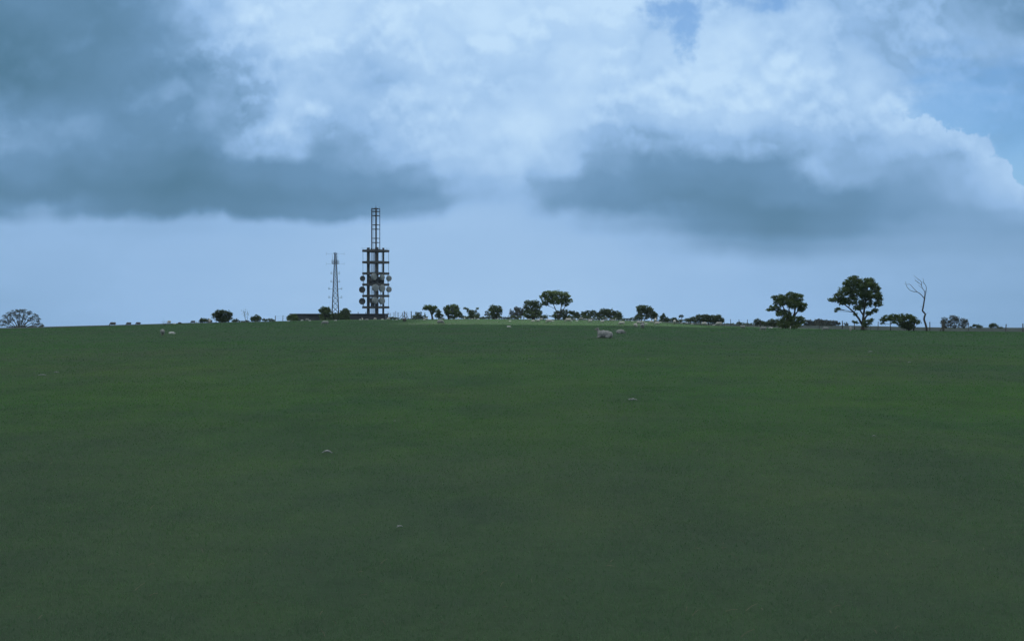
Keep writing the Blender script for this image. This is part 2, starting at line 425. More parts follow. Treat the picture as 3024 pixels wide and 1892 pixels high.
cam = bpy.data.cameras.new('camera'); co = bpy.data.objects.new('camera', cam); col.objects.link(co)
cam.sensor_width = 36; cam.lens = F / 3024 * 36
cam.shift_y = -(946 - HZ) / 3024
co.location = (0, 0, EYE); co.rotation_euler = (R(90), 0, 0)
cam.clip_start = 0.1; cam.clip_end = 12000
scene.camera = co
scene.render.engine = 'CYCLES'
scene.view_settings.view_transform = 'Standard'; scene.view_settings.look = 'None'
scene.view_settings.exposure = 0.0; scene.view_settings.gamma = 1.0
scene.cycles.use_denoising = True
scene.cycles.max_bounces = 6; scene.cycles.diffuse_bounces = 3; scene.cycles.volume_bounces = 0
# ------------------------------------------------------------------ ground
def grass_mat(name='pasture', mul=None):
    m, nt, b = new_mat(name)
    N, L = nt.nodes.new, nt.links.new
    tc = N('ShaderNodeTexCoord')
    def noi(scale, detail=5, rough=0.6, sc=(1, 1, 1)):
        mp = N('ShaderNodeMapping'); mp.inputs['Scale'].default_value = sc
        L(tc.outputs['Object'], mp.inputs[0])
        n = N('ShaderNodeTexNoise'); n.inputs['Scale'].default_value = scale; n.inputs['Detail'].default_value = detail; n.inputs['Roughness'].default_value = rough
        L(mp.outputs[0], n.inputs['Vector']); return n.outputs['Fac']
    def ramp(f, stops):
        cr = N('ShaderNodeValToRGB'); r = cr.color_ramp
        for i, (p, c) in enumerate(stops):
            e = r.elements[i] if i < 2 else r.elements.new(p)
            e.position = p; e.color = (*c, 1)
        L(f, cr.inputs[0]); return cr.outputs[0]
    def mix(f, a, bb, mode='MIX'):
        n = N('ShaderNodeMix'); n.data_type = 'RGBA'; n.blend_type = mode
        for s, v in ((n.inputs[0], f), (n.inputs[6], a), (n.inputs[7], bb)):
            if isinstance(v, (int, float)): s.default_value = v
            elif isinstance(v, tuple): s.default_value = (*v, 1)
            else: L(v, s)
        return n.outputs[2]
    base = ramp(noi(0.9, 8, 0.7), [(0.3, GR[0]), (0.52, GR[1]), (0.72, GR[2])])
    # drier, browner and lusher areas of the sward
    dry = ramp(noi(0.11, 6, 0.62, (1, 0.7, 1)), [(0.47, (0, 0, 0)), (0.68, (1, 1, 1))])
    c = mix(dry, base, mix(0.5, base, GR[3]))
    lush = ramp(noi(0.045, 5, 0.6), [(0.46, (0, 0, 0)), (0.66, (1, 1, 1))])
    c = mix(lush, c, mix(0.55, c, GR[4]))
    tuft = ramp(noi(6.0, 6, 0.75), [(0.28, (0.74, 0.74, 0.78)), (0.5, (1, 1, 1)), (0.74, (1.25, 1.22, 1.16))])
    c = mix(1.0, c, tuft, 'MULTIPLY')
    # a richer yellower belt of grass across the middle of the slope
    sp = N('ShaderNodeSeparateXYZ'); L(tc.outputs['Object'], sp.inputs[0])
    def band(v, lo0, lo1, hi0, hi1):
        a_ = N('ShaderNodeMapRange'); a_.interpolation_type = 'SMOOTHSTEP'; L(v, a_.inputs[0]); a_.inputs[1].default_value = lo0; a_.inputs[2].default_value = lo1
        c_ = N('ShaderNodeMapRange'); c_.interpolation_type = 'SMOOTHSTEP'; L(v, c_.inputs[0]); c_.inputs[1].default_value = hi0; c_.inputs[2].default_value = hi1; c_.inputs[3].default_value = 1; c_.inputs[4].default_value = 0
        q_ = N('ShaderNodeMath'); q_.operation = 'MULTIPLY'; L(a_.outputs[0], q_.inputs[0]); L(c_.outputs[0], q_.inputs[1]); return q_.outputs[0]
    bm_ = N('ShaderNodeMath'); bm_.operation = 'MULTIPLY'; L(band(sp.outputs[1], 6, 16, 34, 70), bm_.inputs[0])
    pt = N('ShaderNodeMapRange'); L(noi(0.18, 6, 0.65, (1, 0.6, 1)), pt.inputs[0]); pt.inputs[1].default_value = 0.36; pt.inputs[2].default_value = 0.66
    L(pt.outputs[0], bm_.inputs[1])
    c = mix(bm_.outputs[0], c, mix(0.5, c, GR[5]))
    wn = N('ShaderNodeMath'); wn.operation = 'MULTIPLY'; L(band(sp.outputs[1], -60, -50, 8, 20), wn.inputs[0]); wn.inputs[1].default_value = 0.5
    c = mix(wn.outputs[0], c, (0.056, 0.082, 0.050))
    # mid-size mottling where the flock has grazed unevenly
    mo = ramp(noi(0.55, 4, 0.6, (1, 0.55, 1)), [(0.34, (0.86, 0.87, 0.94)), (0.52, (1, 1, 1)), (0.7, (1.13, 1.1, 1.0))])
    c = mix(1.0, c, mo, 'MULTIPLY')
    c = mix(1.0, c, (0.94, 0.94, 0.96), 'MULTIPLY')
    if mul:
        c = mix(1.0, c, (mul, mul, mul), 'MULTIPLY')
        L(c, b.inputs['Base Color']); b.inputs['Roughness'].default_value = 0.7; b.inputs['Specular IOR Level'].default_value = 0.1
        tr = N('ShaderNodeBsdfTranslucent'); L(c, tr.inputs['Color'])
        ms = N('ShaderNodeMixShader'); ms.inputs[0].default_value = 0.5
        L(b.outputs[0], ms.inputs[1]); L(tr.outputs[0], ms.inputs[2]); L(ms.outputs[0], nt.nodes['Material Output'].inputs['Surface'])
        return m
    # rough ground beyond the pasture
    at_ = N('ShaderNodeAttribute'); at_.attribute_name = 'rough'
    rough = ramp(noi(0.35, 6, 0.7), [(0.35, (0.036, 0.056, 0.044)), (0.65, (0.062, 0.082, 0.064))])
    c = mix(at_.outputs['Fac'], c, rough)
    L(c, b.inputs['Base Color'])
    b.inputs['Roughness'].default_value = 0.9; b.inputs['Specular IOR Level'].default_value = 0.12
    bp = N('ShaderNodeBump'); bp.inputs['Strength'].default_value = 0.45; bp.inputs['Distance'].default_value = 0.05
    L(noi(5.0, 7, 0.75), bp.inputs['Height']); L(bp.outputs['Normal'], b.inputs['Normal'])
    return m
GR = [(0.025, 0.062, 0.028), (0.032, 0.081, 0.027), (0.042, 0.100, 0.027), (0.056, 0.066, 0.042), (0.034, 0.102, 0.021), (0.056, 0.112, 0.022)]
M['pasture'] = grass_mat()

def build_ground():
    ys = [-120, -60, -30, -15, -6, 0, 3, 5]
    y = 6.0
    while y < 60: ys.append(y); y += 0.7 if y < 25 else 1.5
    while y < 440: ys.append(y); y += 3.0
    while y < 1250: ys.append(y); y *= 1.09
    half = [0.0]; x = 0.0
    while x < 1150: x += max(1.3, 0.03 * x); half.append(x)
    xs = [-h for h in half[:0:-1]] + half
    V = []; rough = []
    for y in ys:
        for x in xs:
            V.append((x, y, ground_z(x, y)))
            px = min(max(CX + F * x / max(y, 4.0), -700), 3700)
            bd = lerp_tab(BROW_D, px) + 2.0 * noise.noise((x * 0.1, 0, 3))
            rough.append(sm((y - bd - 1) / 4.0))
    n = len(xs); Fc = []
    for j in range(len(ys) - 1):
        for i in range(n - 1):
            a = j * n + i
            Fc.append((a, a + 1, a + n + 1, a + n))
    o = mesh_obj('ground', V, Fc, M['pasture'], smooth=True)
    at_ = o.data.attributes.new('rough', 'FLOAT', 'POINT')
    at_.data.foreach_set('value', rough)
    tag(o, 'grazed green pasture rising to a low brow', kind='structure')
build_ground()

# short grass standing on the near part of the pasture
def build_grass():
    m = grass_mat('grass_blades', 2.7)
    pts = []
    for (y0, y1, dens, h, w) in ((4.6, 7, 4200, 0.019, 0.0042), (7, 11, 2400, 0.02, 0.0055), (11, 17, 1150, 0.022, 0.0075), (17, 26, 480, 0.024, 0.011), (26, 40, 170, 0.027, 0.017), (40, 65, 55, 0.032, 0.03), (65, 110, 14, 0.04, 0.05), (110, 170, 6.5, 0.046, 0.08), (170, 264, 4.6, 0.05, 0.11)):
        area = (y1 * y1 - y0 * y0) / 2 * 1.24
        k = int(area * dens)
        yy = np.sqrt(rng.uniform(y0 * y0, y1 * y1, k)); xx = rng.uniform(-0.62, 0.62, k) * yy
        pts.append(np.stack([xx, yy, np.full(k, h), np.full(k, w)], 1))
    P = np.concatenate(pts)
    # heights and sward density looked up on grids
    def table(f, x0, x1, y0, y1, st):
        nx, ny = int((x1 - x0) / st) + 2, int((y1 - y0) / st) + 2
        T = np.array([[f(x0 + i * st, y0 + j * st) for i in range(nx)] for j in range(ny)])
        def look(x, y):
            fx, fy = (x - x0) / st, (y - y0) / st
            i = np.clip(fx.astype(int), 0, nx - 2); j = np.clip(fy.astype(int), 0, ny - 2)
            tx, ty = fx - i, fy - j
            return (T[j, i] * (1 - tx) + T[j, i + 1] * tx) * (1 - ty) + (T[j + 1, i] * (1 - tx) + T[j + 1, i + 1] * tx) * ty
        return look
    zn = table(ground_z, -41, 41, 4, 66, 0.6); zf = table(ground_z, -166, 166, 60, 268, 2.0)
    dn = table(lambda x, y: noise.noise((x * 1.3, y * 1.3, 1.0)) + 0.6 * noise.noise((x * 0.3, y * 0.3, 9.0)), -41, 41, 4, 66, 0.3)
    bdf = np.array([lerp_tab(BROW_D, q) for q in range(-700, 3701)])
    near = P[:, 1] < 64
    nv = np.where(near, dn(P[:, 0], P[:, 1]), 0.0)
    keep = rng.random(len(P)) < 0.72 + 0.4 * nv
    pxs = np.clip(CX + F * P[:, 0] / P[:, 1], -700, 3700).astype(int)
    keep &= P[:, 1] < bdf[pxs + 700] + 1.5
    P = P[keep]; k = len(P); near = P[:, 1] < 64
    z = np.where(near, zn(P[:, 0], P[:, 1]), zf(P[:, 0], P[:, 1]))
    an = rng.uniform(0, 2 * math.pi, k); lean = rng.uniform(0.2, 1.6, k); la = rng.uniform(0, 2 * math.pi, k)
    h = P[:, 2] * rng.uniform(0.5, 1.5, k); w = P[:, 3] * rng.uniform(0.6, 1.4, k)
    ex, ey = np.cos(an) * w / 2, np.sin(an) * w / 2
    V = np.empty((k, 3, 3))
    V[:, 0] = np.stack([P[:, 0] - ex, P[:, 1] - ey, z - 0.01], 1)
    V[:, 1] = np.stack([P[:, 0] + ex, P[:, 1] + ey, z - 0.01], 1)
    V[:, 2] = np.stack([P[:, 0] + np.cos(la) * lean * h, P[:, 1] + np.sin(la) * lean * h, z + h], 1)
    # wind each blade the same way so that its upper side takes the light
    e1, e2 = V[:, 1] - V[:, 0], V[:, 2] - V[:, 0]
    gn = np.cross(e1, e2); fl = gn[:, 1] > 0
    V[fl] = V[fl][:, [1, 0, 2]]
    me = bpy.data.meshes.new('grass')
    me.vertices.add(3 * k); me.vertices.foreach_set('co', V.reshape(-1))
    me.loops.add(3 * k); me.loops.foreach_set('vertex_index', np.arange(3 * k, dtype=np.int32))
    me.polygons.add(k); me.polygons.foreach_set('loop_start', np.arange(0, 3 * k, 3, dtype=np.int32))
    me.polygons.foreach_set('loop_total', np.full(k, 3, np.int32))
    me.update(); me.validate()
    me.materials.append(m)
    o = bpy.data.objects.new('grass', me); col.objects.link(o)
    tag(o, 'short cropped grass of the pasture', 'grass', kind='stuff')
build_grass()

def build_straw():
    m = surf('dry_stem', (0.13, 0.13, 0.085), (0.24, 0.22, 0.15), 8.0, 0.9)
    mb = MB(); r = random.Random(31)
    for i in range(260):
        y = 4.8 + 14 * r.random() ** 1.6; x = r.uniform(-.5, .5) * y
        if noise.noise((x * .5, y * .5, 4)) < -.05: continue
        z = ground_z(x, y) + .006; a = r.uniform(0, 6.28); L_ = r.uniform(.025, .07)
        d = Vector((math.cos(a), math.sin(a), r.uniform(0, .7))) * L_
        p = Vector((x, y, z)); q = p + d * .5 + Vector((0, 0, .006)); mb.tube([p, q, p + d], [.0016, .0014, .0008], 3, False)
    o = mb.build('dry_grass', m); tag(o, 'scattered pale dead grass stems in the sward', 'grass', kind='stuff')
build_straw()

# ------------------------------------------------------------------ unseen cloud added and holed to shade the field around a sunlit strip
def build_shade_cloud():
    m, nt, b = new_mat('cloud_body')
    N, L = nt.nodes.new, nt.links.new
    nt.nodes.remove(b)
    df = N('ShaderNodeBsdfDiffuse'); df.inputs[0].default_value = (0.9, 0.9, 0.9, 1)
    tr = N('ShaderNodeBsdfTranslucent'); tr.inputs[0].default_value = (0.92, 0.92, 0.93, 1)
    mx = N('ShaderNodeMixShader'); mx.inputs[0].default_value = 0.62
    L(df.outputs[0], mx.inputs[1]); L(tr.outputs[0], mx.inputs[2]); L(mx.outputs[0], nt.nodes['Material Output'].inputs[0])
    ALT = 720.0
    def lit(x, y):
        """ground places the sun reaches through the break in the cloud: >0 lit"""
        wob = 6 * noise.noise((x * 0.06, y * 0.03, 2.0)) + 2.5 * noise.noise((x * 0.2, y * 0.1, 7.0))
        if x < -19:  y0 = 243 - 0.5 * max(0, x + 46) * 0.3
        else: y0 = 172 + wob
        if x < -19 and x > -47: y0 = 246 + 0.3 * wob
        y1 = 262 + 0.3 * wob
        if x > 34: y0, y1 = 198, 226 - 0.35 * (x - 34)
        e = min((y - y0) / 5.0, (y1 - y) / 5.0, (x + 46 + wob * 0.5) / 5.0, (58 - x + wob * 0.3) / 5.0)
        return e
    def ax(segs):
        out = []
        for a, c, st in segs:
            t = a
            while t < c: out.append(t); t += st
        out.append(segs[-1][1]); return out
    gx = ax([(-520, -160, 40), (-160, -60, 20), (-60, 75, 3), (75, 180, 20), (180, 540, 40)])
    gy = ax([(-330, 120, 30), (120, 160, 8), (160, 280, 3), (280, 340, 12), (340, 900, 40)])
    k = ALT / SUN_DIR.z
    top = {}; bot = {}; V = []; Fc = []
    n = len(gx)
    for sgn in (1, -1):
        for y in gy:
            for x in gx:
                e = -lit(x, y)                       # >0 inside the cloud
                e = min(e * 5.0, 1e9)
                th = 0.5 + 26 * sm(e / 45.0)
                edge = min(x + 520, 540 - x, y + 330, 900 - y)
                th *= 0.05 + 0.95 * sm(edge / 90.0)
                nz = noise.fractal((x * 0.012, y * 0.012, 3.0 * sgn), 0.8, 2.0, 5)
                c = Vector((x, y, 0)) + SUN_DIR * k
                V.append((c.x, c.y, c.z + sgn * th * (1.0 + 0.55 * nz)))
    nl = len(gx) * len(gy)
    cell = {}
    for j in range(len(gy) - 1):
        for i in range(n - 1):
            xm, ym = (gx[i] + gx[i + 1]) / 2, (gy[j] + gy[j + 1]) / 2
            if lit(xm, ym) > 0: continue
            cell[(i, j)] = 1
    for (i, j) in cell:
        a = j * n + i; q = (a, a + 1, a + n + 1, a + n)
        Fc.append(q); Fc.append(tuple(nl + t for t in reversed(q)))
        for (di, dj, e0, e1) in ((0, -1, a, a + 1), (1, 0, a + 1, a + n + 1), (0, 1, a + n + 1, a + n), (-1, 0, a + n, a)):
            if (i + di, j + dj) not in cell:
                Fc.append((e1, e0, nl + e0, nl + e1))
    o = mesh_obj('cloud', V, Fc, m, smooth=True)
    tag(o, 'unseen cloud sheet added above the view to shade the pasture', kind='structure')
build_shade_cloud()

def build_haze():
    m = bpy.data.materials.new('air'); m.use_nodes = True
    nt = m.node_tree; nt.nodes.clear()
    pv = nt.nodes.new('ShaderNodeVolumePrincipled'); out = nt.nodes.new('ShaderNodeOutputMaterial')
    pv.inputs['Color'].default_value = (0.7, 0.88, 1.0, 1); pv.inputs['Density'].default_value = HAZE
    pv.inputs['Anisotropy'].default_value = 0.1
    nt.links.new(pv.outputs[0], out.inputs['Volume'])
    mb = MB(); zl = -90.0
    mb.box((0, 600, (80 + zl) / 2), (2700, 1560, 80 - zl))
    o = mb.build('haze', m); tag(o, 'thin blue haze over the pasture', 'haze', kind='stuff')
HAZE = 0.0001
build_haze()
# ------------------------------------------------------------------ concrete radio tower
def build_tower():
    D = 560.0; k = D / F
    X0 = 1109.8
    base = at(X0, D); base.z -= 0.3
    t = thing('radio_tower', 'tall open concrete radio tower with stacked platforms carrying round dishes', 'tower', base)
    def Zr(zy): return EYE - (600 + zy / 4.2 - HZ) * k - base.z       # local height of a row in the study crop
    def Xr(zx): return (zx - 797) / 4.2 * k
    ph = math.asin(0.9 / 3.67)
    def corner(r, i):   # 0 front, 1 +x side, 2 back, 3 -x side
        a = -math.pi / 2 + ph + i * math.pi / 2
        return Vector((r * math.cos(a), r * math.sin(a), 0))
    rot = -math.pi / 4 + ph
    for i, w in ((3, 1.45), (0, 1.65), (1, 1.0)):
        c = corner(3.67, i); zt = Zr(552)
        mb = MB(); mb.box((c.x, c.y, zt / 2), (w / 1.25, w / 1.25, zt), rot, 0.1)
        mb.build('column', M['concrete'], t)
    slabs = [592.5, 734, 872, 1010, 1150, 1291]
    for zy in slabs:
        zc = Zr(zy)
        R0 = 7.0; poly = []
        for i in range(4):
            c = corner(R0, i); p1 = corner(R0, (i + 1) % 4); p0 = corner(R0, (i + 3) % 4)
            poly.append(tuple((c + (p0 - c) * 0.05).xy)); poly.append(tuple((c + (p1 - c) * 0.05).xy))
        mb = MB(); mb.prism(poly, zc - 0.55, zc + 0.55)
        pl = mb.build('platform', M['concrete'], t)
    # corner poles for the aerials between platforms
    for i in range(4):
        c = corner(6.3, i)
        mb = MB(); mb.tube([(c.x, c.y, Zr(1291)), (c.x, c.y, Zr(592))], 0.085, 6)
        mb.build('aerial_pole', M['steel'], t)
    for i, f in ((3, .35), (3, .62), (0, .6), (0, .35)):
        a, b_ = corner(6.3, i), corner(6.3, (i + 1) % 4); c = a + (b_ - a) * f
        mb = MB(); mb.tube([(c.x, c.y, Zr(1291)), (c.x, c.y, Zr(592))], 0.06, 6)
        mb.build('aerial_pole', M['steel'], t)
    # feeder cables and ladder up the middle
    mb = MB(); zt = Zr(560)
    for zx in (736, 752, 768, 782):
        mb.tube([(Xr(zx), 0.3 + 0.2 * math.sin(zx), -0.2), (Xr(zx), 0.3 + 0.2 * math.sin(zx), zt)], 0.09 if zx % 16 else 0.13, 5)
    z = 1.0
    while z < zt:
        mb.tube([(Xr(736), 0.4, z), (Xr(782), 0.4, z)], 0.03, 4); z += 0.9
    mb.build('cable_ladder', M['cable'], t)
    # equipment cabins
    for zx, zy, w, h in ((752, 935, 2.6, 2.6), (848, 935, 1.8, 2.5), (757, 1205, 1.5, 1.9)):
        zb = Zr(1010 if zy < 1000 else 1291) + .42
        mb = MB(); mb.box((Xr(zx), 0.4, zb + h * 0.7), (w, 1.4, h * 1.4), rot, 0.08)
        mb.build('equipment_cabin', M['steel'], t)
    # dishes
    def dish(zx, zy, w, h, ang, mat, ydef):
        r = h / 2 / 4.2 * k
        a = R(ang); nrm = Vector((math.sin(a), -math.cos(a), 0))
        x, zc = Xr(zx), Zr(zy)
        c = Vector((x, ydef, zc))
        mb = MB()
        back = -0.55 * r
        if mat == 'pale':
            mb.lathe(c, nrm, [(back - .35, r * .25), (back, r * .55), (back + .12, r * .99), (.05, r), (.22, r * .96), (.36, r * .7), (.42, r * .3), (.43, .02)], 26)
        else:
            prof = [(-.30, r * .22), (-.22, r * .5), (-.05, r * .85), (.12, r), (.30, r), (.30, r * .95), (.06, r * .6), (-.04, r * .25), (-.05, .02)]
            mb.lathe(c, nrm, prof, 26)
        o = mb.build('dish', M['dish_pale'] if mat == 'pale' else M['dish_dark'], t, smooth=False)
        o['label'] = 'pale covered dish' if mat == 'pale' else 'dark open dish'
        # mount: pole spanning platform to platform and an arm
        lo = max([Zr(s) for s in slabs if Zr(s) < zc]); hi = min([Zr(s) for s in slabs if Zr(s) > zc])
        pb = c - nrm * (1.15 + (0.3 if mat == 'pale' else 0))
        lim = 6.5
        # keep the pole on the platform
        ax1 = corner(1, 1); ax0 = corner(1, 0)
        s1, s0 = pb.dot(ax1), pb.dot(ax0)
        tot = abs(s1) + abs(s0)
        if tot > lim: pb = Vector((pb.x * lim / tot, pb.y * lim / tot, pb.z))
        mb = MB(); mb.tube([(pb.x, pb.y, lo), (pb.x, pb.y, hi)], 0.11, 6)
        mb.tube([pb, c - nrm * 0.2], 0.14, 6)
        mb.tube([pb + Vector((0, 0, r * .7)), c - nrm * 0.1 + Vector((0, 0, r * .45))], 0.05, 5)
        mb.build('mount', M['steel'], o)
    for zx, zy, w, h in ((645, 936, 70, 68), (640, 1074, 80, 80), (640, 1217, 82, 82)):
        dish(zx, zy, w, h, -8, 'dark', -3.2)
    dish(760, 1207, 55, 66, -20, 'dark', -5.6)
    dish(752, 935, 50, 66, -20, 'dark', -5.6)
    dish(803, 915, 52, 86, 52, 'pale', -6.7); dish(818, 1052, 72, 88, 35, 'pale', -6.9); dish(815, 1208, 55, 84, 50, 'pale', -6.8)
    dish(893, 922, 45, 70, 50, 'pale', -4.3); dish(893, 1058, 58, 90, 50, 'pale', -4.3); dish(890, 1212, 58, 86, 48, 'pale', -4.3)
    dish(962, 932, 58, 70, 34, 'pale', 0.4); dish(962, 1069, 58, 70, 34, 'pale', 0.4)
    # lattice top mast
    zb, zt = Zr(592) + .4, Zr(64)
    root = MB()
    c = [corner(1.97, i) for i in range(4)]
    for i in range(4):
        a, b_ = c[i], c[(i + 1) % 4]
        root.tube([(a.x, a.y, zt - .25), (b_.x, b_.y, zt - .25)], 0.14, 5)
    root.tube([(c[0].x, c[0].y, zt), (c[2].x, c[2].y, zt)], 0.1, 5)
    root.tube([(0, 0, zt - .3), (0, 0, zt + 2.6)], [0.08, 0.02], 5)
    root.box((0, 0, zt - .1), (1.9, 1.9, 0.3), rot)
    for i in range(4):
        root.tube([(c[i].x * .9, c[i].y * .9, zt), (c[i].x * .9, c[i].y * .9, zt + .9)], 0.05, 5)
    top = root.build('top_mast', M['steel'], t)
    for i in range(4):
        w = 0.42 if i in (3, 0) else 0.24
        if i == 2: w = .2
        mb = MB(); mb.box((c[i].x, c[i].y, (zb + zt) / 2), (w, w, zt - zb), rot)
        mb.build('leg', M['steel'], top)
    for zy, th in ((103, .34), (156, .30), (270, .26), (323, .26), (436, .24), (489, .26)):
        mb = MB(); z = Zr(zy)
        for i in range(4):
            a, b_ = c[i], c[(i + 1) % 4]
            d = (b_ - a); an = math.atan2(d.y, d.x); mid = (a + b_) / 2
            mb.box((mid.x, mid.y, z), (d.length - .3, .2, th), an)
        mb.build('ring_beam', M['steel'], top)
    mb = MB()
    for f in (.25, .4):
        p = c[3] + (c[0] - c[3]) * f
        mb.tube([(p.x, p.y + .5, zb), (p.x, p.y + .5, zt - .5)], 0.05, 5)
    mb.build('feeder', M['cable'], top)
    # thin whip aerials lying out from the head of the tower
    mb = MB(); z = Zr(560)
    mb.tube([(Xr(615), -1.0, z), (Xr(965), 1.4, z)], 0.04, 5)
    for zx in (640, 930): mb.tube([(Xr(zx), -1 + (zx - 615) / 350 * 2.4, Zr(592)), (Xr(zx), -1 + (zx - 615) / 350 * 2.4, z)], 0.05, 5)
    mb.build('aerial_boom', M['steel'], t)
build_tower()

def build_mast():
    D = 545.0; k = D / F
    base = at(990.5, D)
    t = thing('lattice_mast', 'slim tapering steel lattice mast rising behind bushes beside the tower', 'mast', base)
    def Zr(zy): return EYE - (600 + zy / 4.2 - HZ) * k - base.z
    zt = Zr(622); h0 = 52 / 4.2 * k; h1 = 10.5 / 4.2 * k
    yaw = R(12)
    def cor(i, z):
        f = min(1, max(0, z / zt)); h = h0 + (h1 - h0) * f
        sx, sy = ((-1, -1), (1, -1), (1, 1), (-1, 1))[i]
        x, y = sx * h * .93, sy * h * .93
        return Vector((x * math.cos(yaw) - y * math.sin(yaw), x * math.sin(yaw) + y * math.cos(yaw), z))
    for i in range(4):
        mb = MB(); mb.tube([cor(i, -0.3), cor(i, zt)], [0.21, 0.14], 6); mb.build('leg', M['steel'], t)
    mb = MB(); z = 0.4
    while z < zt - .6:
        h = h0 + (h1 - h0) * z / zt; z2 = min(z + h * 1.75, zt - .1)
        for i in range(4):
            j = (i + 1) % 4
            mb.tube([cor(i, z), cor(j, z2)], 0.08, 4); mb.tube([cor(j, z), cor(i, z2)], 0.08, 4)
            mb.tube([cor(i, z), cor(j, z)], 0.075, 4)
        z = z2
    mb.build('bracing', M['steel'], t)
    # platform with railing
    zp = Zr(748); w = 39 / 4.2 * k
    mb = MB(); mb.box((0, 0, zp), (2 * w, 2 * w, .3))
    pl = mb.build('platform', M['steel'], t)
    mb = MB()
    for hh in (.75, 1.5):
        for a, b_ in (((-w, -w), (w, -w)), ((w, -w), (w, w)), ((w, w), (-w, w)), ((-w, w), (-w, -w))):
            mb.tube([(a[0], a[1], zp + hh), (b_[0], b_[1], zp + hh)], 0.05, 4)
    for sx in (-w, -w / 3, w / 3, w):
        for sy in (-w, w): mb.tube([(sx, sy, zp), (sx, sy, zp + 1.5)], 0.05, 4)
    mb.build('railing', M['steel'], pl)
    for s in (-1, 1):
        mb = MB(); mb.tube([(s * w * .85, -w * .8, zp), (s * w * .85, -w * .8, Zr(640))], 0.06, 5)
        mb.build('whip_aerial', M['steel'], t)
    # top plate
    mb = MB(); mb.box((0, 0, zt), (46 / 4.2 * k, 1.4, .3)); mb.tube([(0, 0, zt), (0, 0, Zr(600))], .05, 5); mb.tube([(-.4, 0, zt), (-.4, 0, Zr(605))], .04, 5); mb.build('top_plate', M['steel'], t)
    for zy in (627, 752):
        z = Zr(zy); x = 111 / 4.2 * k
        mb = MB(); mb.tube([(-x, -.4, z), (x, -.4, z)], 0.026, 5)
        for s in (-1, 1): mb.tube([(s * x, -.4, z - .8), (s * x, -.4, z + .8)], 0.03, 5)
        mb.build('crossarm', M['steel'], t)
    for zy, ex in ((872, 57), (975, 58), (1064, 84), (1170, 84)):
        z = Zr(zy); x = ex / 4.2 * k
        for s in (-1, 1):
            hh = (h0 + (h1 - h0) * z / zt) * .9
            mb = MB(); mb.tube([(s * hh, -.3, z), (s * x, -.5, z)], 0.06, 5)
            # folded loop at the arm end
            lp = [(s * (x - .25 + .25 * math.cos(a)), -.5, z + .55 * math.sin(a) + .25) for a in [i * math.pi / 5 for i in range(11)]]
            mb.tube(lp, 0.06, 5)
            mb.build('aerial_arm', M['steel'], t)
build_mast()

def build_station():
    D = 515.0; k = D / F
    xl, xr = (858 - CX) * k, (1137.5 - CX) * k
    ztop = EYE - (926 - HZ) * k
    gz = at(1000, D).z
    base = Vector(((xl + xr) / 2, D, gz - .3)); W = xr - xl; H = ztop - base.z; dep = 14.0
    t = thing('station_building', 'long low dark flat-roofed building below the two masts', 'building', base)
    mb = MB()
    # end wall on the +x side leans out to a buttressed bank
    hw = W / 2
    poly = [(-hw, 0), (hw + 1.1, 0), (hw - .35, H - .45), (-hw, H - .45)]
    vs = [(x, 0, z) for x, z in poly] + [(x, dep, z) for x, z in poly]
    mb.add(vs, [(0, 1, 2, 3), (7, 6, 5, 4), (1, 5, 6, 2), (0, 4, 7, 3)[::-1], (3, 2, 6, 7), (0, 4, 5, 1)])
    wl = mb.build('wall', M['clad'], t)
    mb = MB(); mb.box((-.1, dep / 2, H - .23), (W + .6, dep + .8, .46)); rf = mb.build('roof', M['felt'], t)
    for zx in (1055 , 1078):
        mb = MB(); x = (zx - CX) * k - base.x
        mb.tube([(x, 3, H), (x, 3, H + .55)], .16, 8); mb.lathe((x, 3, H + .55), (0, 0, 1), [(0, .28), (.12, .26), (.2, .05)], 10)
        mb.build('vent', M['steel'], rf)
    mb = MB(); x = (933.5 - CX) * k - base.x
    mb.box((x, -.04, 1.4), (1.9, .1, 2.8)); dr = mb.build('door', M['door'], t)
    mb = MB(); mb.tube([(x + .7, -.1, 1.2), (x + .7, -.16, 1.2), (x + .5, -.16, 1.2)], .03, 5); mb.build('handle', M['steel'], dr)
build_station()

# ------------------------------------------------------------------ fences
def post_mb(p, h, r, lean=(0, 0), n=6, z0=-.3):
    mb = MB()
    mb.tube([(p[0], p[1], p[2] + z0), (p[0] + lean[0] * .5, p[1] + lean[1] * .5, p[2] + h * .5), (p[0] + lean[0], p[1] + lean[1], p[2] + h)], [r * 1.05, r, r * .92], n)
    return mb

def fence(name, label, cat, posts, d, toprow, mat, rad, wires, wmat, wr=0.012, extra=None):
    """posts: columns of pixels; d: distance(s)"""
    ds = d if hasattr(d, '__len__') else [d] * len(posts)
    p0 = at(posts[0], ds[0])
    t = thing(name, label, cat, p0)
    tops = []
    for i, (px, dd) in enumerate(zip(posts, ds)):
        p = at(px, dd); tr = toprow[i] if hasattr(toprow, '__len__') else toprow
        h = EYE - (tr - HZ) / F * dd - p.z
        ln = (random.uniform(-.08, .08), random.uniform(-.05, .05))
        post_mb(p - p0, h, rad[i] if hasattr(rad, '__len__') else rad, ln).build('post', mat, t)
        tops.append((p - p0, h, ln))
    mb = MB()
    for (a, ha, la), (b_, hb, lb) in zip(tops, tops[1:]):
        for f in wires:
            q0 = Vector((a.x + la[0] * f, a.y + la[1] * f - .1, a.z + ha * f)); q1 = Vector((b_.x + lb[0] * f, b_.y + lb[1] * f - .1, b_.z + hb * f))
            mid = (q0 + q1) / 2 - Vector((0, 0, .02 * (q1 - q0).length ** .5))
            mb.tube([q0, mid, q1], wr, 4, False)
    if mb.v: mb.build('wire', wmat, t)
    if extra: extra(t, tops)
    return t

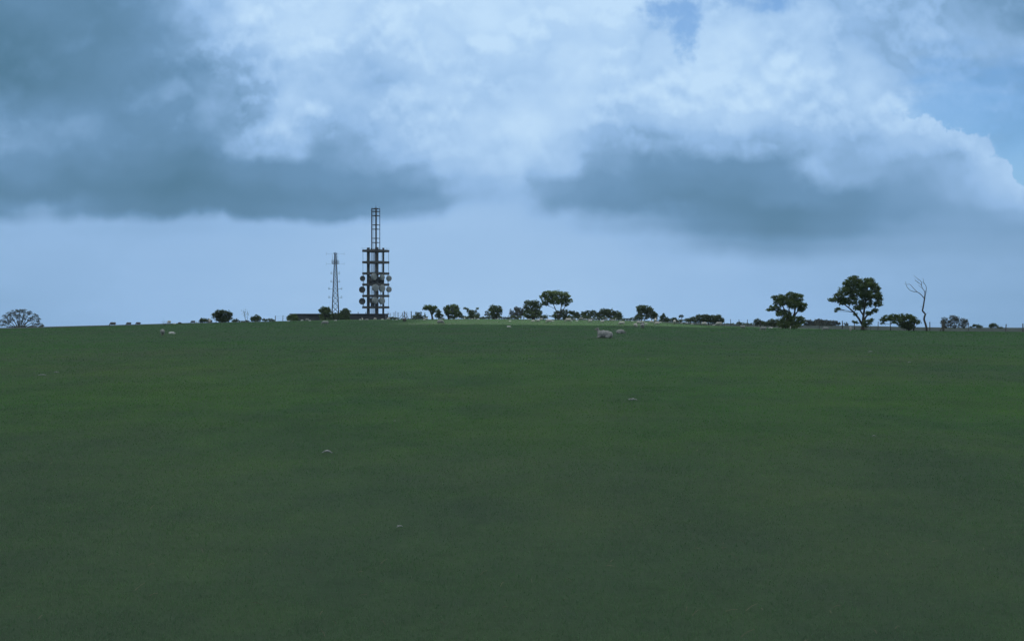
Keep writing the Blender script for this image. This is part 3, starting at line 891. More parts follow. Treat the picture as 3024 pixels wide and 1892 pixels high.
def sec_extra(t, tops):
    k = 430 / F
    def loc(px, row, dy=0): 
        return Vector(((px - CX) * k, 430 + dy, EYE - (row - HZ) * k)) - Vector(t.location)
    for a, b_ in (((1179.5, 940), (1190, 926)), ((1196, 922), (1207, 942)), ((1196, 922), (1188, 944)), ((1192, 944), (1197, 930))):
        mb = MB(); mb.tube([loc(*a), loc(*b_)], 0.09, 5); mb.build('brace', M['cpost'], t)
fence('security_fence', 'tall wire security fence with braced posts beside the dark building', 'fence',
      [1146, 1152, 1163.5, 1169, 1176, 1189.5, 1194, 1202, 1214.5], 430, [920, 924, 922, 918, 922, 922, 918, 921, 919],
      M['cpost'], [.1, .11, .12, .08, .14, .12, .16, .1, .2], [.12, .24, .36, .48, .6, .72, .84, .96], M['wire'], 0.02, sec_extra)
fence('wire_fence', 'two thin posts of a wire fence just short of the building', 'fence', [813, 835, 852], 300, [932, 931, 934], M['post'], [.09, .08, .08], [.5, .75, .95], M['wire'], .012)
fence('boundary_fence', 'sparse post and wire fence along the field edge past the long thicket', 'fence',
      [2139, 2158, 2183, 2207, 2245, 2330, 2420, 2488, 2523, 2593, 2670, 2746, 2860, 2970, 3021, 3090],
      [238, 236, 234, 231, 229, 226, 224, 223, 222, 220, 219, 218, 216, 214, 213, 212],
      [943, 942, 943, 943, 944, 946, 947, 947, 949.5, 949, 952, 950.5, 955, 957, 955, 957], M['post'],
      [.06, .065, .065, .065, .06, .06, .06, .10, .07, .065, .06, .09, .06, .09, .10, .08], [.35, .62, .9], M['wire'], .005)
def build_strainer():
    d = 196.0; p = at(2786, d); h = EYE - (949 - HZ) / F * d - p.z
    t = thing('strainer_post', 'stout dark wooden strainer post with a slanting prop near the dead tree', 'post', p)
    mb = MB(); mb.tube([(0, 0, -.3), (-.03, 0, h * .5), (-.09, 0, h * .97), (-.09, 0, h)], [.2, .19, .17, .1], 8); mb.build('post', M['post'], t)
    mb = MB(); mb.tube([(-.75, -.3, -.1), (-.1, -.02, h * .62)], [.09, .08], 6); mb.build('prop', M['post'], t)
build_strainer()
# ------------------------------------------------------------------ trees and bushes
def leaf_mesh(name, P, size, mat, parent, up=0.25):
    """P: n x 3 leaf centres; each leaf a bent four-cornered blade"""
    n = len(P)
    a = rng.normal(size=(n, 3)); a /= np.linalg.norm(a, axis=1)[:, None]
    b = rng.normal(size=(n, 3)); b[:, 2] += up
    b -= (a * b).sum(1)[:, None] * a; b /= np.linalg.norm(b, axis=1)[:, None]
    s = size * rng.uniform(0.55, 1.35, n)[:, None]
    V = np.empty((n, 4, 3))
    V[:, 0] = P - a * s * .62; V[:, 1] = P - b * s * .36; V[:, 2] = P + a * s * .62; V[:, 3] = P + b * s * .36
    me = bpy.data.meshes.new(name)
    me.vertices.add(4 * n); me.vertices.foreach_set('co', V.reshape(-1))
    me.loops.add(4 * n); me.loops.foreach_set('vertex_index', np.arange(4 * n, dtype=np.int32))
    me.polygons.add(n); me.polygons.foreach_set('loop_start', np.arange(0, 4 * n, 4, dtype=np.int32))
    me.polygons.foreach_set('loop_total', np.full(n, 4, np.int32))
    me.update(); me.validate(); me.materials.append(mat)
    o = bpy.data.objects.new(name, me); col.objects.link(o); o.parent = parent
    return o

def crown_points(lobes, px_m, dens, seed, gap=0.0):
    """lobes in local metres (x, y, z, rx, ry, rz). Returns clump centres and leaf centres"""
    r = np.random.default_rng(seed)
    C = []; P = []
    for (x, y, z, rx, ry, rz) in lobes:
        cr = max(0.16, min(0.75, 0.30 * math.sqrt(rx * rz)))
        nc = max(6, int(4.2 * dens * (rx * rz) / (cr * cr)))
        d = r.normal(size=(nc, 3)); d /= np.linalg.norm(d, axis=1)[:, None]
        rad = r.uniform(0.25, 1.02, nc) ** 0.45
        c = np.array([x, y, z]) + d * rad[:, None] * np.array([rx, ry, rz])
        if gap > 0:
            keep = np.array([noise.noise((q[0] * .9 + seed, q[1] * .5, q[2] * 1.1)) > gap - .55 for q in c]); c = c[keep]
        C.append(c)
        area = math.pi * rx * rz / (px_m * px_m)
        nl = int(max(60, 15 * dens * area))
        per = max(3, nl // max(1, len(c)))
        for q in c:
            k = max(2, int(per * r.uniform(.5, 1.5)))
            s = cr * r.uniform(.7, 1.25)
            P.append(q + r.normal(size=(k, 3)) * np.array([s * .55, s * .55, s * .38]))
        # a few stray sprigs round the outline
        k = max(3, int(nc * .35)); d = r.normal(size=(k, 3)); d /= np.linalg.norm(d, axis=1)[:, None]
        P.append(np.array([x, y, z]) + d * r.uniform(.98, 1.16, k)[:, None] * np.array([rx, ry, rz]))
    return np.concatenate(C), np.concatenate(P)

def twig_paths(mb, origin, targets, r0, seed, n=5, r1=0.012, sag=.12):
    r = random.Random(seed)
    for q in targets:
        q = Vector(q); v = q - origin; L_ = v.length
        if L_ < .05: continue
        j = lambda s: Vector((r.uniform(-1, 1), r.uniform(-1, 1), r.uniform(-.6, 1))) * L_ * s
        mb.tube([origin, origin + v * .35 + j(.07), origin + v * .7 + j(.08), q], [r0, r0 * .7, r0 * .42, r1], n, False)

SEED = [100]
def tree(name, cat, label, d, base, trunks, lobes, leaf='leaf', dens=1.0, gap=0.12, group=None, size=None, bark='bark', depth=.85, woodname='trunk', crownname='crown', limbs=True):
    """base: (column, row|None); trunks: list of paths [(col,row,radius px)...]; lobes: (col,row,rx,ry[,depth offset in px])"""
    SEED[0] += 1; sd_ = SEED[0]; r = random.Random(sd_)
    k = d / F
    b = at(base[0], d)
    loc = Vector((b.x, d, b.z))
    t = thing(name, label, cat, loc, group)
    def L3(c, row, dy=0.0): return Vector(((c - CX) * k - loc.x, dy * k, EYE - (row - HZ) * k - loc.z))
    px_m = d / 1137.0
    LL = []
    for lb in lobes:
        c, row, rx, ry = lb[:4]; off = lb[4] if len(lb) > 4 else r.uniform(-.5, .5) * rx
        p = L3(c, row, off)
        LL.append((p.x, p.y, p.z, rx * k, rx * k * depth, ry * k))
    C, P = crown_points(LL, px_m, dens, sd_, gap)
    P = P[P[:, 2] > np.array([0.02])]
    mbs = [MB()]; nodes = []
    for path in trunks:
        pts = [L3(c, row, (r.uniform(-.8, .8) if i else 0)) for i, (c, row, rr) in enumerate(path)]
        rad = [rr * k for c, row, rr in path]
        pts[0].z = min(pts[0].z, -.25) if pts[0].z < .6 else pts[0].z
        rooted = pts[0].z < 0
        if rooted: pts.insert(1, pts[0] + Vector((0, 0, .55))); rad.insert(1, rad[0]); rad[0] *= 1.45
        if rooted and mbs[-1].v: mbs.append(MB())          # each stem out of the ground is a part of its own
        w = mbs[-1]
        w.tube(pts, rad, 8); nodes += [(p_, q_, w) for p_, q_ in zip(pts[1:], rad[1:])]
    if limbs and nodes:
        for lb in LL:
            cpt = Vector(lb[:3])
            near = min(nodes, key=lambda nr: (nr[0] - cpt).length + (2.0 if nr[0].z > cpt.z else 0))
            mb = near[2]
            mid = near[0] + (cpt - near[0]) * .5 + Vector((r.uniform(-.2, .2), r.uniform(-.2, .2), .1 * lb[5]))
            r0 = min(near[1] * .8, .02 + .07 * lb[3])
            mb.tube([near[0], mid, cpt], [r0, r0 * .75, r0 * .5], 6, False)
            mine = [q for q in C if abs(q[0] - lb[0]) < lb[3] and abs(q[2] - lb[2]) < lb[5] and abs(q[1] - lb[1]) < lb[4]]
            r.shuffle(mine)
            twig_paths(mb, cpt, mine[:14], max(.014, r0 * .4), sd_)
            twig_paths(mb, mid, mine[14:20], max(.014, r0 * .45), sd_ + 1)
    for mb in mbs:
        if mb.v: mb.build(woodname, M[bark], t, smooth=True)
    sz = size or max(.13, px_m * 1.0)
    leaf_mesh(crownname, P, sz, M[leaf], t)
    return t

def bush(label, d, base_col, lobes, leaf='leaf_dark', dens=1.0, gap=.05, group=None, name='bush', stems=4):
    r = random.Random(SEED[0] * 3 + 5)
    k = d / F; b = at(base_col, d)
    brow = HZ + (EYE - b.z) / k
    tr = []
    big = sorted(lobes, key=lambda l: -l[2])[:stems]
    for (c, row, rx, ry, *_) in big:
        tr.append([(c + r.uniform(-.25, .25) * rx, brow, max(.4, rx * .05)), (c + r.uniform(-.2, .2) * rx, row + ry * .2, max(.25, rx * .03))])
    return tree(name, 'bush', label, d, (base_col, None), tr, lobes, leaf, dens, gap, group, woodname='stem', crownname='foliage')

# --- broad trees on the skyline
tree('hawthorn_tree', 'tree', 'tallest leafy tree with broad domed crown, forked trunk and low limb', 193, (2548, 975),
     [[(2548, 976, 5.5), (2548, 962, 4.4), (2549, 940, 3.6), (2552, 915, 3.0), (2556, 890, 2.2), (2560, 860, 1.5)],
      [(2546, 958, 3.6), (2536, 940, 3.0), (2522, 922, 2.5), (2506, 908, 2.0), (2490, 896, 1.4), (2474, 890, .9)],
      [(2549, 950, 3.2), (2558, 934, 2.5), (2570, 922, 2.0), (2582, 912, 1.2)],
      [(2549, 930, 2.4), (2530, 900, 1.8), (2520, 880, 1.2)]],
     [(2520, 832, 22, 15), (2545, 838, 26, 16), (2570, 834, 16, 14), (2585, 850, 14, 16), (2500, 858, 22, 16), (2535, 865, 30, 18), (2575, 872, 22, 16),
      (2478, 876, 18, 12), (2460, 886, 17, 6), (2596, 882, 11, 14), (2510, 888, 22, 12), (2560, 895, 24, 13), (2592, 898, 14, 8), (2485, 892, 14, 8),
      (2582, 917, 10, 6), (2568, 925, 12, 6), (2475, 912, 8, 4), (2468, 918, 6, 3), (2533, 908, 14, 8), (2525, 928, 6, 4), (2528, 818, 9, 4), (2500, 838, 12, 9)],
     dens=1.3, gap=.02)
bush('small low bush wrapped round the foot of the tallest tree', 191, 2562, [(2562, 951, 14, 9), (2572, 946, 8, 6), (2556, 960, 10, 7)], 'leaf', .9)
tree('hawthorn_tree', 'tree', 'leafy tree with ragged crown over a dense bushy skirt, second tallest leafy tree', 197, (2336, 966),
     [[(2336, 968, 4.5), (2338, 945, 3.6), (2346, 925, 2.6), (2350, 900, 2.0), (2346, 880, 1.4)],
      [(2335, 952, 3.0), (2322, 925, 2.3), (2312, 905, 1.8), (2306, 890, 1.0)],
      [(2338, 945, 2.6), (2330, 915, 2.0), (2332, 895, 1.2)],
      [(2345, 935, 2.0), (2360, 912, 1.6), (2370, 900, 1.0)]],
     [(2340, 872, 20, 10), (2355, 882, 18, 14), (2305, 880, 22, 10), (2322, 890, 22, 12), (2345, 897, 24, 13), (2366, 905, 14, 10), (2378, 900, 7, 5),
      (2298, 895, 16, 8), (2290, 908, 18, 7), (2276, 914, 11, 5), (2310, 921, 18, 7), (2365, 915, 12, 6), (2300, 927, 10, 5), (2325, 926, 14, 6), (2285, 877, 8, 4)],
     dens=1.2, gap=.04)
bush('dense dark skirt of bushes at the foot of the ragged second tallest tree', 196, 2336,
     [(2325, 940, 24, 10), (2350, 948, 24, 14), (2320, 955, 24, 13), (2340, 960, 26, 9), (2300, 930, 8, 4), (2366, 940, 11, 6)], 'leaf', 1.1, .0)
tree('hawthorn_tree', 'tree', 'flat-topped wind-shaped tree with bare forked stems, tallest one mid-field', 262, (1649, 945),
     [[(1648, 958, 2.6), (1649, 940, 2.2), (1647, 925, 1.7), (1640, 912, 1.4), (1634, 898, 1.0)],
      [(1649, 938, 1.8), (1655, 920, 1.5), (1658, 902, 1.2), (1656, 890, .8)],
      [(1652, 930, 1.4), (1664, 914, 1.2), (1672, 900, .9)]],
     [(1620, 866, 18, 7), (1640, 866, 22, 7), (1662, 868, 18, 7), (1606, 876, 13, 8), (1630, 880, 24, 9), (1660, 882, 22, 9), (1680, 888, 12, 7), (1615, 889, 18, 6),
      (1645, 892, 22, 7), (1668, 897, 12, 7), (1604, 897, 10, 4), (1612, 899, 7, 3), (1676, 874, 10, 6)], dens=1.1, gap=.06)
bush('dark bush below the flat-topped tree, round its forked stems', 264, 1655, [(1650, 926, 16, 9), (1668, 922, 14, 9), (1640, 934, 16, 7), (1664, 936, 22, 7)], 'leaf_dark', 1.0)
tree('hawthorn_tree', 'tree', 'small leaning tree with lopsided crown next to the security fence', 266, (1277, 942),
     [[(1277, 943, 3.0), (1275, 930, 2.4), (1270, 918, 1.6), (1264, 908, 1.0)], [(1276, 930, 1.6), (1284, 918, 1.0)]],
     [(1262, 906, 12, 7), (1275, 907, 13, 7), (1287, 908, 6, 5), (1272, 914, 14, 6), (1256, 911, 8, 5), (1282, 918, 7, 5), (1276, 924, 5, 5)], dens=.95, gap=.1)
bush('low mound of scrub with upright shoots directly past the security fence', 300, 1240,
     [(1232, 936, 16, 7), (1248, 938, 14, 6), (1236, 927, 4, 6), (1229, 925, 1.6, 5), (1243, 926, 1.6, 5), (1254, 930, 2, 7), (1222, 940, 6, 4)], 'leaf_dark', 1.0)
bush('little rounded bush leaning against the lopsided tree', 268, 1297, [(1295, 923, 8, 9), (1300, 932, 9, 9), (1291, 932, 7, 6), (1294, 916, 4, 4)], 'leaf', 1.0)
tree('hawthorn_tree', 'tree', 'stocky round tree with two stems, next along from the lopsided tree', 268, (1330, 940),
     [[(1325, 943, 2.8), (1324, 925, 2.2), (1328, 912, 1.4)], [(1340, 943, 2.2), (1344, 925, 1.8), (1346, 912, 1.2)]],
     [(1335, 906, 18, 8), (1318, 911, 9, 7), (1348, 911, 9, 9), (1335, 918, 20, 9), (1350, 925, 12, 9), (1322, 925, 9, 10), (1340, 932, 18, 8), (1360, 930, 6, 8), (1367, 936, 5, 5)], dens=1.0, gap=.06)
tree('hawthorn_tree', 'tree', 'stunted wind-bent tree with two raised arms like wings', 270, (1395, 940),
     [[(1392, 943, 2.4), (1390, 930, 1.8), (1384, 920, 1.4), (1376, 911, .9), (1370, 909, .6)], [(1394, 932, 1.6), (1402, 922, 1.2), (1407, 914, .8)]],
     [(1373, 910, 6, 2.6), (1380, 913, 5, 3), (1409, 912, 3, 4), (1405, 919, 3, 5), (1391, 920, 12, 5), (1394, 928, 13, 7), (1412, 930, 5, 6), (1400, 934, 15, 5)], dens=1.0, gap=.08)
tree('hawthorn_tree', 'tree', 'square-headed tree standing alone between wind-bent tree and tall thicket', 268, (1462, 940),
     [[(1459, 943, 3.0), (1459, 925, 2.2), (1456, 912, 1.4)], [(1466, 943, 2.0), (1469, 922, 1.6)]],
     [(1457, 907, 12, 6), (1474, 908, 8, 6), (1462, 916, 20, 8), (1464, 926, 19, 8), (1462, 934, 17, 6), (1449, 914, 7, 5), (1480, 918, 4, 7)], dens=1.05, gap=.05)
bush('thin airy shrub at the foot of the square-headed tree', 275, 1438, [(1438, 923, 7, 5), (1434, 928, 4, 3), (1443, 930, 5, 5)], 'leaf_grey', .6, .2)
tree('hawthorn_tree', 'tree', 'tall bushy tree of the thicket beside the flat-topped tree', 272, (1574, 942),
     [[(1573, 944, 2.6), (1572, 920, 2.0), (1566, 902, 1.4), (1558, 894, .9)], [(1578, 944, 2.0), (1584, 915, 1.5)]],
     [(1557, 892, 9, 6), (1578, 892, 14, 6), (1570, 902, 19, 9), (1588, 904, 12, 8), (1568, 916, 22, 9), (1574, 928, 26, 9), (1592, 921, 10, 8), (1552, 906, 7, 6)], dens=1.0, gap=.08)
bush('mid-height bush of the thicket, on its square-headed tree side', 285, 1532, [(1525, 912, 7, 8), (1535, 916, 12, 7), (1530, 926, 17, 8), (1545, 924, 10, 8)], 'leaf_grey', .95, .08)
bush('thin wispy shrub at the open end of the thicket', 285, 1508, [(1511, 918, 6, 7), (1508, 927, 6, 6), (1514, 934, 8, 4)], 'leaf_grey', .55, .2)
bush('low hedge bush in the gap between flat-topped tree and sloping bush', 300, 1698, [(1698, 928, 13, 8), (1692, 923, 7, 6), (1705, 932, 9, 6), (1684, 922, 5, 6)], 'leaf_dark', 1.0)
bush('pair-topped bush in the hedge beside the sloping bush', 305, 1740, [(1724, 926, 8, 7), (1738, 922, 13, 5), (1752, 923, 8, 7), (1736, 930, 22, 6), (1757, 932, 4, 5)], 'leaf_dark', 1.0)
bush('long dark bush with sloping top and a second lobe, beyond the grazing flock', 290, 1800,
     [(1785, 920, 14, 8), (1800, 922, 16, 9), (1775, 928, 14, 9), (1806, 931, 30, 9), (1822, 925, 11, 7), (1832, 932, 7, 8), (1765, 930, 6, 7)], 'leaf_dark', 1.1, .0)
bush('large humped bush with steep face and long sloping back', 266, 1910,
     [(1893, 908, 14, 8), (1908, 910, 14, 8), (1920, 916, 13, 9), (1896, 922, 17, 12), (1922, 929, 18, 12), (1935, 934, 9, 10), (1895, 936, 18, 8), (1880, 934, 5, 4)], 'leaf_dark', 1.15, .0, stems=3)
bush('pointed little bush tapering from a sharp tip, next after the humped bush', 270, 1960, [(1959, 932, 5, 6), (1962, 938, 11, 6), (1970, 943, 11, 4), (1953, 936, 5, 4)], 'leaf_dark', 1.0, .03)
bush('low tuft of bush next to the tiny open sapling', 272, 1989, [(1989, 943, 10, 5), (1993, 940, 5, 3)], 'leaf_dark', .9, .05)
tree('sapling_tree', 'tree', 'tiny open-crowned sapling poking above the low hedge', 272, (2012, 950), [[(2013, 951, .7), (2013, 940, .5), (2012, 934, .35)]],
     [(2010, 932, 5, 2.6), (2015, 935, 3, 4), (2007, 935, 2, 2)], 'leaf_dark', .6, .1)
bush('long level-topped thicket running down to the fence posts', 250, 2080,
     [(2066, 935, 12, 7), (2085, 934, 12, 6), (2105, 936, 14, 6), (2122, 936, 10, 7), (2050, 941, 14, 6), (2095, 943, 34, 8), (2132, 944, 7, 7), (2040, 945, 18, 5), (2115, 950, 22, 6), (2070, 948, 20, 5)], 'leaf_dark', 1.15, .0, stems=5)
for (lab, dd, c, lobes) in (
    ('knee-high hedge strip behind the wind-bent and square-headed trees', 272, 1420, [(1385, 938, 20, 4), (1420, 938, 20, 3.4), (1450, 938, 20, 4), (1490, 939, 20, 3)]),
    ('knee-high hedge strip at the foot of the tall thicket', 278, 1560, [(1520, 937, 22, 5), (1560, 936, 24, 6), (1600, 936, 22, 6)]),
    ('low hedge strip behind the grazing flock under the sloping bush', 282, 1740, [(1685, 938, 25, 5), (1725, 938, 25, 5), (1770, 940, 26, 5), (1820, 941, 25, 5)]),
    ('ankle-high scrub strip in the gap before the humped bush', 284, 1855, [(1850, 943, 18, 3), (1870, 941, 10, 4), (1880, 943, 10, 3)]),
    ('low hedge strip linking pointed bush and long thicket', 284, 1995, [(1960, 946, 20, 4), (2000, 947, 22, 4), (2028, 945, 10, 5)]),
    ('low scrub strip running under the three thin fence posts', 290, 2190, [(2155, 957, 16, 2.4), (2185, 955, 12, 3.4), (2210, 957, 18, 2.4), (2182, 952, 4, 3)])):
    bush(lab, dd, c, lobes, 'leaf_dark', .95, .02, 'low scrub along the brow', name='hedge', stems=4)
bush('round dark bush standing before the ragged second tallest tree', 240, 2240, [(2238, 949, 12, 8), (2248, 953, 10, 7), (2232, 954, 9, 6)], 'leaf_dark', 1.1, .0)
bush('long hedge bank in line behind the ragged second tallest tree', 245, 2290, [(2262, 955, 16, 6), (2285, 950, 18, 8), (2310, 952, 18, 8), (2280, 958, 30, 6)], 'leaf_dark', 1.1, .0)
bush('far bluish copse between the two tallest leafy trees', 360, 2430, [(2385, 951, 14, 7), (2400, 954, 14, 5), (2418, 949, 14, 7), (2440, 950, 18, 6), (2460, 952, 14, 6), (2475, 955, 8, 5), (2420, 957, 50, 4), (2400, 961, 28, 4), (2450, 961, 30, 4)], 'leaf_grey', 1.15, .0)
bush('small round shrub by a fence post near the tallest tree', 300, 2496, [(2497, 956, 5, 4), (2501, 958, 4, 3)], 'leaf_grey', .8, .1)
tree('bush', 'bush', 'tiny mushroom-shaped bush on the slope just before the tallest tree', 215, (2524, 962), [[(2523.5, 968, .9), (2523.5, 955, .7)]],
     [(2526, 951, 7, 3), (2520, 949, 5, 3), (2532, 954, 5, 3)], 'leaf', .8, .1, woodname='stem', crownname='foliage')
tree('hawthorn_bush', 'bush', 'wide spreading thorn bush with bristly top between tallest tree and dead tree', 194, (2690, 975),
     [[(2684, 978, 2.6), (2682, 955, 2.0), (2676, 940, 1.3)], [(2630, 977, 1.3), (2629, 958, 1.1), (2632, 945, .8)], [(2698, 976, 2.2), (2702, 950, 1.4)]],
     [(2624, 936, 16, 8), (2645, 934, 18, 7), (2670, 934, 20, 8), (2690, 938, 20, 9), (2612, 944, 14, 7), (2640, 946, 24, 8), (2675, 950, 26, 10), (2702, 950, 12, 9), (2715, 953, 8, 2.4), (2680, 962, 22, 9), (2606, 954, 6, 4), (2660, 956, 14, 6), (2690, 968, 16, 6)],
     'leaf', 1.0, .06, woodname='stem', crownname='foliage')
bush('low mound of scrub close to the far fence corner, with a pointed top', 330, 2884, [(2876, 961, 5, 4), (2886, 962, 12, 3.4), (2895, 965, 9, 2.5), (2868, 965, 5, 2)], 'leaf_dark', 1.0, .04)
bush('dark flat-sided bush standing alone on the far skyline', 340, 2932, [(2932, 958, 9, 4), (2926, 962, 8, 5), (2940, 963, 9, 4), (2952, 967, 9, 2)], 'leaf_dark', 1.15, .0)
# --- bushes on the near side of the skyline, beyond the grazing sheep
bush('big dark rounded bush alone on the skyline, spiky top', 240, 655, [(652, 921, 14, 8), (664, 926, 18, 9), (642, 930, 16, 9), (676, 930, 9, 7), (655, 938, 28, 9), (635, 927, 9, 3.4), (658, 945, 24, 6), (682, 926, 5, 3)], 'leaf_dark', 1.1, .02)
bush('low bush crouching against the spiky rounded bush', 244, 606, [(600, 945, 10, 6), (612, 945, 12, 5), (593, 949, 6, 4), (620, 949, 8, 4)], 'leaf_dark', 1.0, .03)
bush('small low bush between spiky rounded bush and bare sapling', 255, 698, [(696, 945, 8, 4), (703, 948, 7, 3), (690, 948, 6, 3)], 'leaf_dark', .9, .06)
bush('tiny clump of scrub at the foot of the bare sapling', 256, 722, [(716, 949, 6, 2.5), (727, 948, 6, 3), (733, 949, 4, 2)], 'leaf_dark', .9, .06)
bush('round-topped bush past the bare sapling', 255, 757, [(756, 935, 10, 6), (748, 940, 9, 6), (766, 941, 9, 6), (757, 944, 17, 5)], 'leaf_dark', 1.05, .03)
bush('long flat bush ending just before the thin wire fence posts', 262, 792, [(783, 944, 9, 4), (797, 944, 10, 4), (805, 947, 6, 3)], 'leaf_dark', 1.0, .03)
bush('overgrown bush against the near end of the dark building', 300, 862, [(860, 934, 10, 5), (868, 932, 9, 6), (853, 938, 7, 5), (872, 939, 14, 6), (864, 943, 18, 4)], 'leaf', 1.05, .03)
tree('hawthorn_tree', 'tree', 'dense round tree in front of the building beside the lattice mast, bigger of two', 330, (960, 948),
     [[(960, 950, 2.4), (960, 930, 1.8), (958, 915, 1.0)]],
     [(956, 910, 8, 6), (966, 911, 9, 6), (950, 917, 8, 7), (970, 919, 8, 8), (960, 923, 18, 9), (961, 934, 18, 9), (960, 943, 17, 6), (944, 915, 3, 2)], 'leaf', 1.1, .02)
tree('hawthorn_tree', 'tree', 'dense round tree in front of the building nearer the tower, smaller of two', 330, (1019, 948),
     [[(1019, 950, 2.4), (1019, 935, 1.8), (1021, 922, 1.0)]],
     [(1020, 915, 9, 5), (1012, 921, 8, 6), (1027, 921, 8, 7), (1019, 928, 15, 8), (1018, 938, 16, 8), (1020, 944, 15, 5)], 'leaf', 1.1, .02)
bush('low dark scrub filling the space between the two round trees', 335, 990, [(984, 930, 9, 5), (996, 928, 9, 5), (1003, 930, 6, 5), (990, 938, 16, 8), (978, 935, 6, 5)], 'leaf_dark', 1.05, .02)
bush('ragged scrub under the security fence posts', 400, 1165, [(1152, 940, 6, 3.5), (1160, 939, 8, 3), (1172, 941, 8, 3), (1190, 942.5, 10, 2), (1208, 943, 8, 2)], 'leaf_dark', 1.0, .05)

# --- bare and half-bare trees
def grow(mb, p, v, L_, rad, depth, r, tips, spread=.55, up=.12):
    """recursive twigs"""
    a = Vector(p); n = 3; pts = [a.copy()]; rr = [rad]
    d_ = Vector(v).normalized()
    for i in range(n):
        d_ = (d_ + Vector((r.uniform(-1, 1), r.uniform(-1, 1), r.uniform(-1, 1))) * .16 + Vector((0, 0, up * .3))).normalized()
        a = a + d_ * L_ / n; pts.append(a.copy()); rr.append(rad * (1 - .45 * (i + 1) / n))
    mb.tube(pts, rr, 5 if depth > 1 else 3, False)
    if depth == 0: tips.append(a); return
    for i in range(r.choice((2, 3, 3))):
        ax = Vector((r.uniform(-1, 1), r.uniform(-1, 1), r.uniform(-.5, 1)))
        nv = (d_ + ax * spread + Vector((0, 0, up))).normalized()
        grow(mb, pts[-1] if i else pts[2], nv, L_ * r.uniform(.62, .85), rr[-1] * .8, depth - 1, r, tips, spread, up)

def bare_tree(name, cat, label, d, base, stems, L_px, depth, rad_px, seed, spread=.55, up=.12, leaves=None, leafdens=0, woodname='branches'):
    r = random.Random(seed); k = d / F
    b = at(base, d); t = thing(name, label, cat, b)
    mb = MB(); tips = []
    for (dx_, ang) in stems:
        a = R(ang); v = Vector((math.sin(a), r.uniform(-.5, .5), math.cos(a)))
        grow(mb, Vector((dx_ * k, r.uniform(-1, 1) * k * 3, -.15)), v, L_px * k * r.uniform(.85, 1.1), rad_px * k, depth, r, tips, spread, up)
    mb.build(woodname, M['bark'], t, smooth=True)
    if leaves:
        P = []
        for q in tips:
            for i in range(leafdens):
                P.append([q.x + r.gauss(0, .28), q.y + r.gauss(0, .28), q.z + r.gauss(0, .22)])
        leaf_mesh('foliage', np.array(P), max(.14, d / 1137 * .8), M[leaves], t)
    return t
fan = []
for x_, y_ in ((6, 948), (14, 934), (30, 926), (44, 918), (58, 917), (72, 918), (88, 922), (100, 932), (112, 944), (118, 955), (4, 960), (52, 930), (70, 932), (36, 940), (88, 940)):
    fan.append([(58 + (x_ - 58) * .16, 972, 1.3), (58 + (x_ - 58) * .45, 968 + (y_ - 968) * .35, 1.0), (58 + (x_ - 58) * .8, 968 + (y_ - 968) * .75, .6), (x_, y_, .3)])
tree('spreading_tree', 'tree', 'wide half-bare tree with a fan of thin branches at the low end of the skyline', 300, (58, None), fan,
     [(6, 948, 10, 6), (14, 936, 10, 7), (30, 927, 11, 7), (45, 920, 11, 7), (58, 919, 10, 6), (72, 920, 11, 7), (88, 924, 10, 7), (102, 933, 10, 7), (113, 945, 9, 7), (117, 957, 8, 6), (6, 960, 9, 5),
      (52, 934, 11, 8), (70, 936, 10, 8), (34, 944, 11, 8), (90, 944, 11, 8), (22, 953, 10, 7), (60, 952, 14, 7), (104, 958, 10, 5)], 'leaf_grey', .85, .0, size=.17, woodname='branches', crownname='foliage')
bush('ground-level scrub around the wide half-bare tree', 238, 90, [(30, 966, 16, 3), (60, 964, 18, 3.4), (95, 965, 14, 3), (120, 963, 7, 2.6), (126, 961, 3, 2.5)], 'leaf_grey', .9, .05)
bare_tree('thorn_sapling', 'tree', 'small leafless thorn sapling on the brow behind two grazing sheep', 178, 485, [(0, -30), (0, -8), (1, 14), (0, 32)], 10, 2, .5, 9, .5, .12)
bare_tree('bare_sapling', 'tree', 'slim leafless sapling between spiky rounded bush and round-topped bush', 255, 727, [(0, -10), (1, 12), (0, 2)], 13, 3, .55, 12, .42, .16, 'leaf_grey', 1)
fan = []
for x_, y_ in ((2786, 944), (2794, 938), (2802, 946), (2808, 936), (2818, 932), (2828, 933), (2836, 942), (2846, 938), (2856, 946), (2860, 953), (2780, 952)):
    bx = min((2793, 2820, 2846), key=lambda c_: abs(c_ - x_))
    fan.append([(bx + (x_ - bx) * .2, 970, .9), (bx + (x_ - bx) * .5, 960, .7), (x_, y_, .25)])
tree('bare_tree', 'tree', 'hazy round leafless tree on the far skyline past the dead tree', 330, (2820, None), fan,
     [(2792, 945, 12, 9), (2786, 953, 9, 8), (2812, 939, 12, 8), (2828, 940, 12, 8), (2820, 949, 16, 9), (2846, 946, 12, 8), (2854, 953, 8, 8), (2800, 955, 12, 7), (2840, 957, 13, 6), (2805, 962, 22, 5), (2840, 963, 20, 4)], 'leaf_grey', .95, .0, size=.2, woodname='branches', crownname='twigs')

